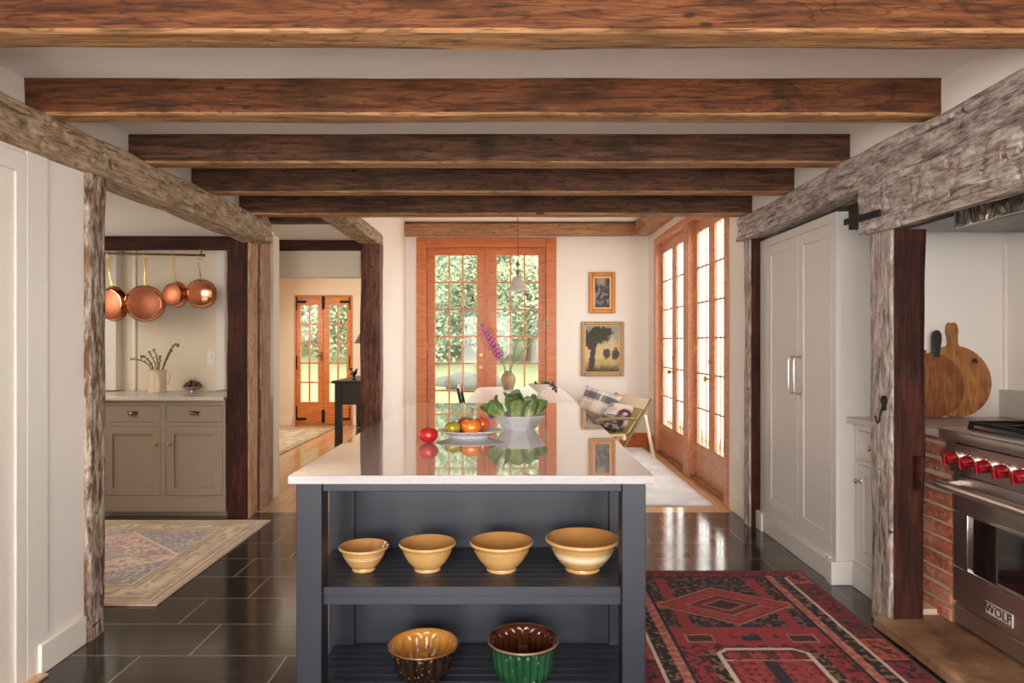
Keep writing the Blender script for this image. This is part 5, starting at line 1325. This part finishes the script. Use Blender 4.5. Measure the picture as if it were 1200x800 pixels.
obj('oven_glass', MB().box(RX+.008, RX+.02, RYN+.1, RYF-.1, .34, .602), M['ovenglass'], dr, world=True)
HX, HZ = 1.945, .722
obj('oven_handle', MB().cyl((HX,RYN+.03,HZ),(HX,RYF-.03,HZ),.020,20).lathe([(.0005,0),(.0175,0),(.019,.004),(.015,.010),(.0005,.011)],20,M=Matrix.Translation((HX,RYF-.03,HZ)) @ Matrix.Rotation(R(-90),4,'X')), M['steel'], dr, world=True)
for y in (RYN+.07, RYF-.055): obj('handle_bracket', MB().bar((HX+.005,y,HZ),(RX+.002,y,HZ+.01),.024,.026), M['steel'], dr, world=True, bevel=.004)
obj('badge_plate', MB().box(RX-.004, RX+.001, 2.765, 2.925, .208, .262), M['badge'], dr, world=True, bevel=.001)
tx = bpy.data.curves.new('badge', 'FONT'); tx.body = 'WOLF'; tx.size = .050; tx.extrude = .0012; tx.align_x = 'CENTER'; tx.align_y = 'CENTER'; tx.space_character = 1.06
to = bpy.data.objects.new('tmp_text', tx); COL.objects.link(to); bpy.context.view_layer.update()
me = bpy.data.meshes.new_from_object(to.evaluated_get(bpy.context.evaluated_depsgraph_get())); bpy.data.objects.remove(to)
me.transform(Matrix.Diagonal((1.02,1.0,1,1))); me.materials.clear(); me.materials.append(M['black'])
to = bpy.data.objects.new('badge_lettering', me); COL.objects.link(to)
to.rotation_euler = (R(90), 0, R(-90)); to.location = (RX-.005, 2.845, .236); bpy.context.view_layer.update()
attach(to, dr, True)
bd = MB()
for (y0,y1,z0,z1) in ((2.768,2.922,.2565,.2595),(2.768,2.922,.2105,.2135),(2.768,2.771,.2105,.2595),(2.919,2.922,.2105,.2595)): bd.box(RX-.0052,RX-.003,y0,y1,z0,z1)
obj('badge_border', bd, M['black'], dr, world=True)
# burners and grates
obj('burner_pan', MB().box(2.06, 2.68, RYN+.05, RYF-.06, .976, .982), M['black'], rg, world=True)
for gy in range(3):
    y1 = RYF-.065-gy*.365; y0 = y1-.355; g_ = MB()
    for x in (2.07, 2.37, 2.665): g_.box(x-.007, x+.007, y0, y1, .996, 1.012)
    for y in (y0+.007, (y0+y1)/2, y1-.007): g_.box(2.07, 2.665, y-.007, y+.007, .996, 1.012)
    for x in (2.22, 2.515):
        for q in range(4):
            a = q*PI/2+PI/4; g_.bar((x+.03*math.cos(a),(y0+y1)/2+.03*math.sin(a),1.006),(x+.15*math.cos(a),(y0+y1)/2+.15*math.sin(a),1.006),.010,.014)
    for x in (2.07,2.665):
        for y in (y0+.007,y1-.007): g_.box(x-.008,x+.008,y-.008,y+.008,.982,.998)
    obj('grate', g_, M['iron'], rg, world=True, bevel=.002)
    for x in (2.22,2.515): obj('burner', MB().lathe([(.0005,.982),(.055,.982),(.055,.988),(.04,.992),(.036,.999),(.0005,1.0)], 20, (x,(y0+y1)/2,0)), M['black'], rg, world=True)

# ironwork on the timbers
o = obj('iron_bar', MB().bar((1.708, 3.17, 1.968), (1.700, 3.49, 1.978), .012, .032), M['iron'], bevel=.003); props(o, 'flat black iron bar sticking out below the right girder', 'iron bar')
hk = thing('iron_hook', 'small iron hook nailed to the pale face of the range post', 'hook', (1.785, 3.27, 1.05))
obj('back_plate', MB().box(1.776,1.792,3.262,3.285,1.04,1.11).box(1.774,1.792,3.255,3.292,1.075,1.10), M['iron'], hk, bevel=.003, world=True)
obj('hook', MB().tube([(1.776,3.273,1.06),(1.765,3.275,1.02),(1.768,3.285,.985),(1.768,3.30,.975),(1.768,3.315,.99),(1.768,3.318,1.01)],.004,8), M['iron'], hk, world=True)
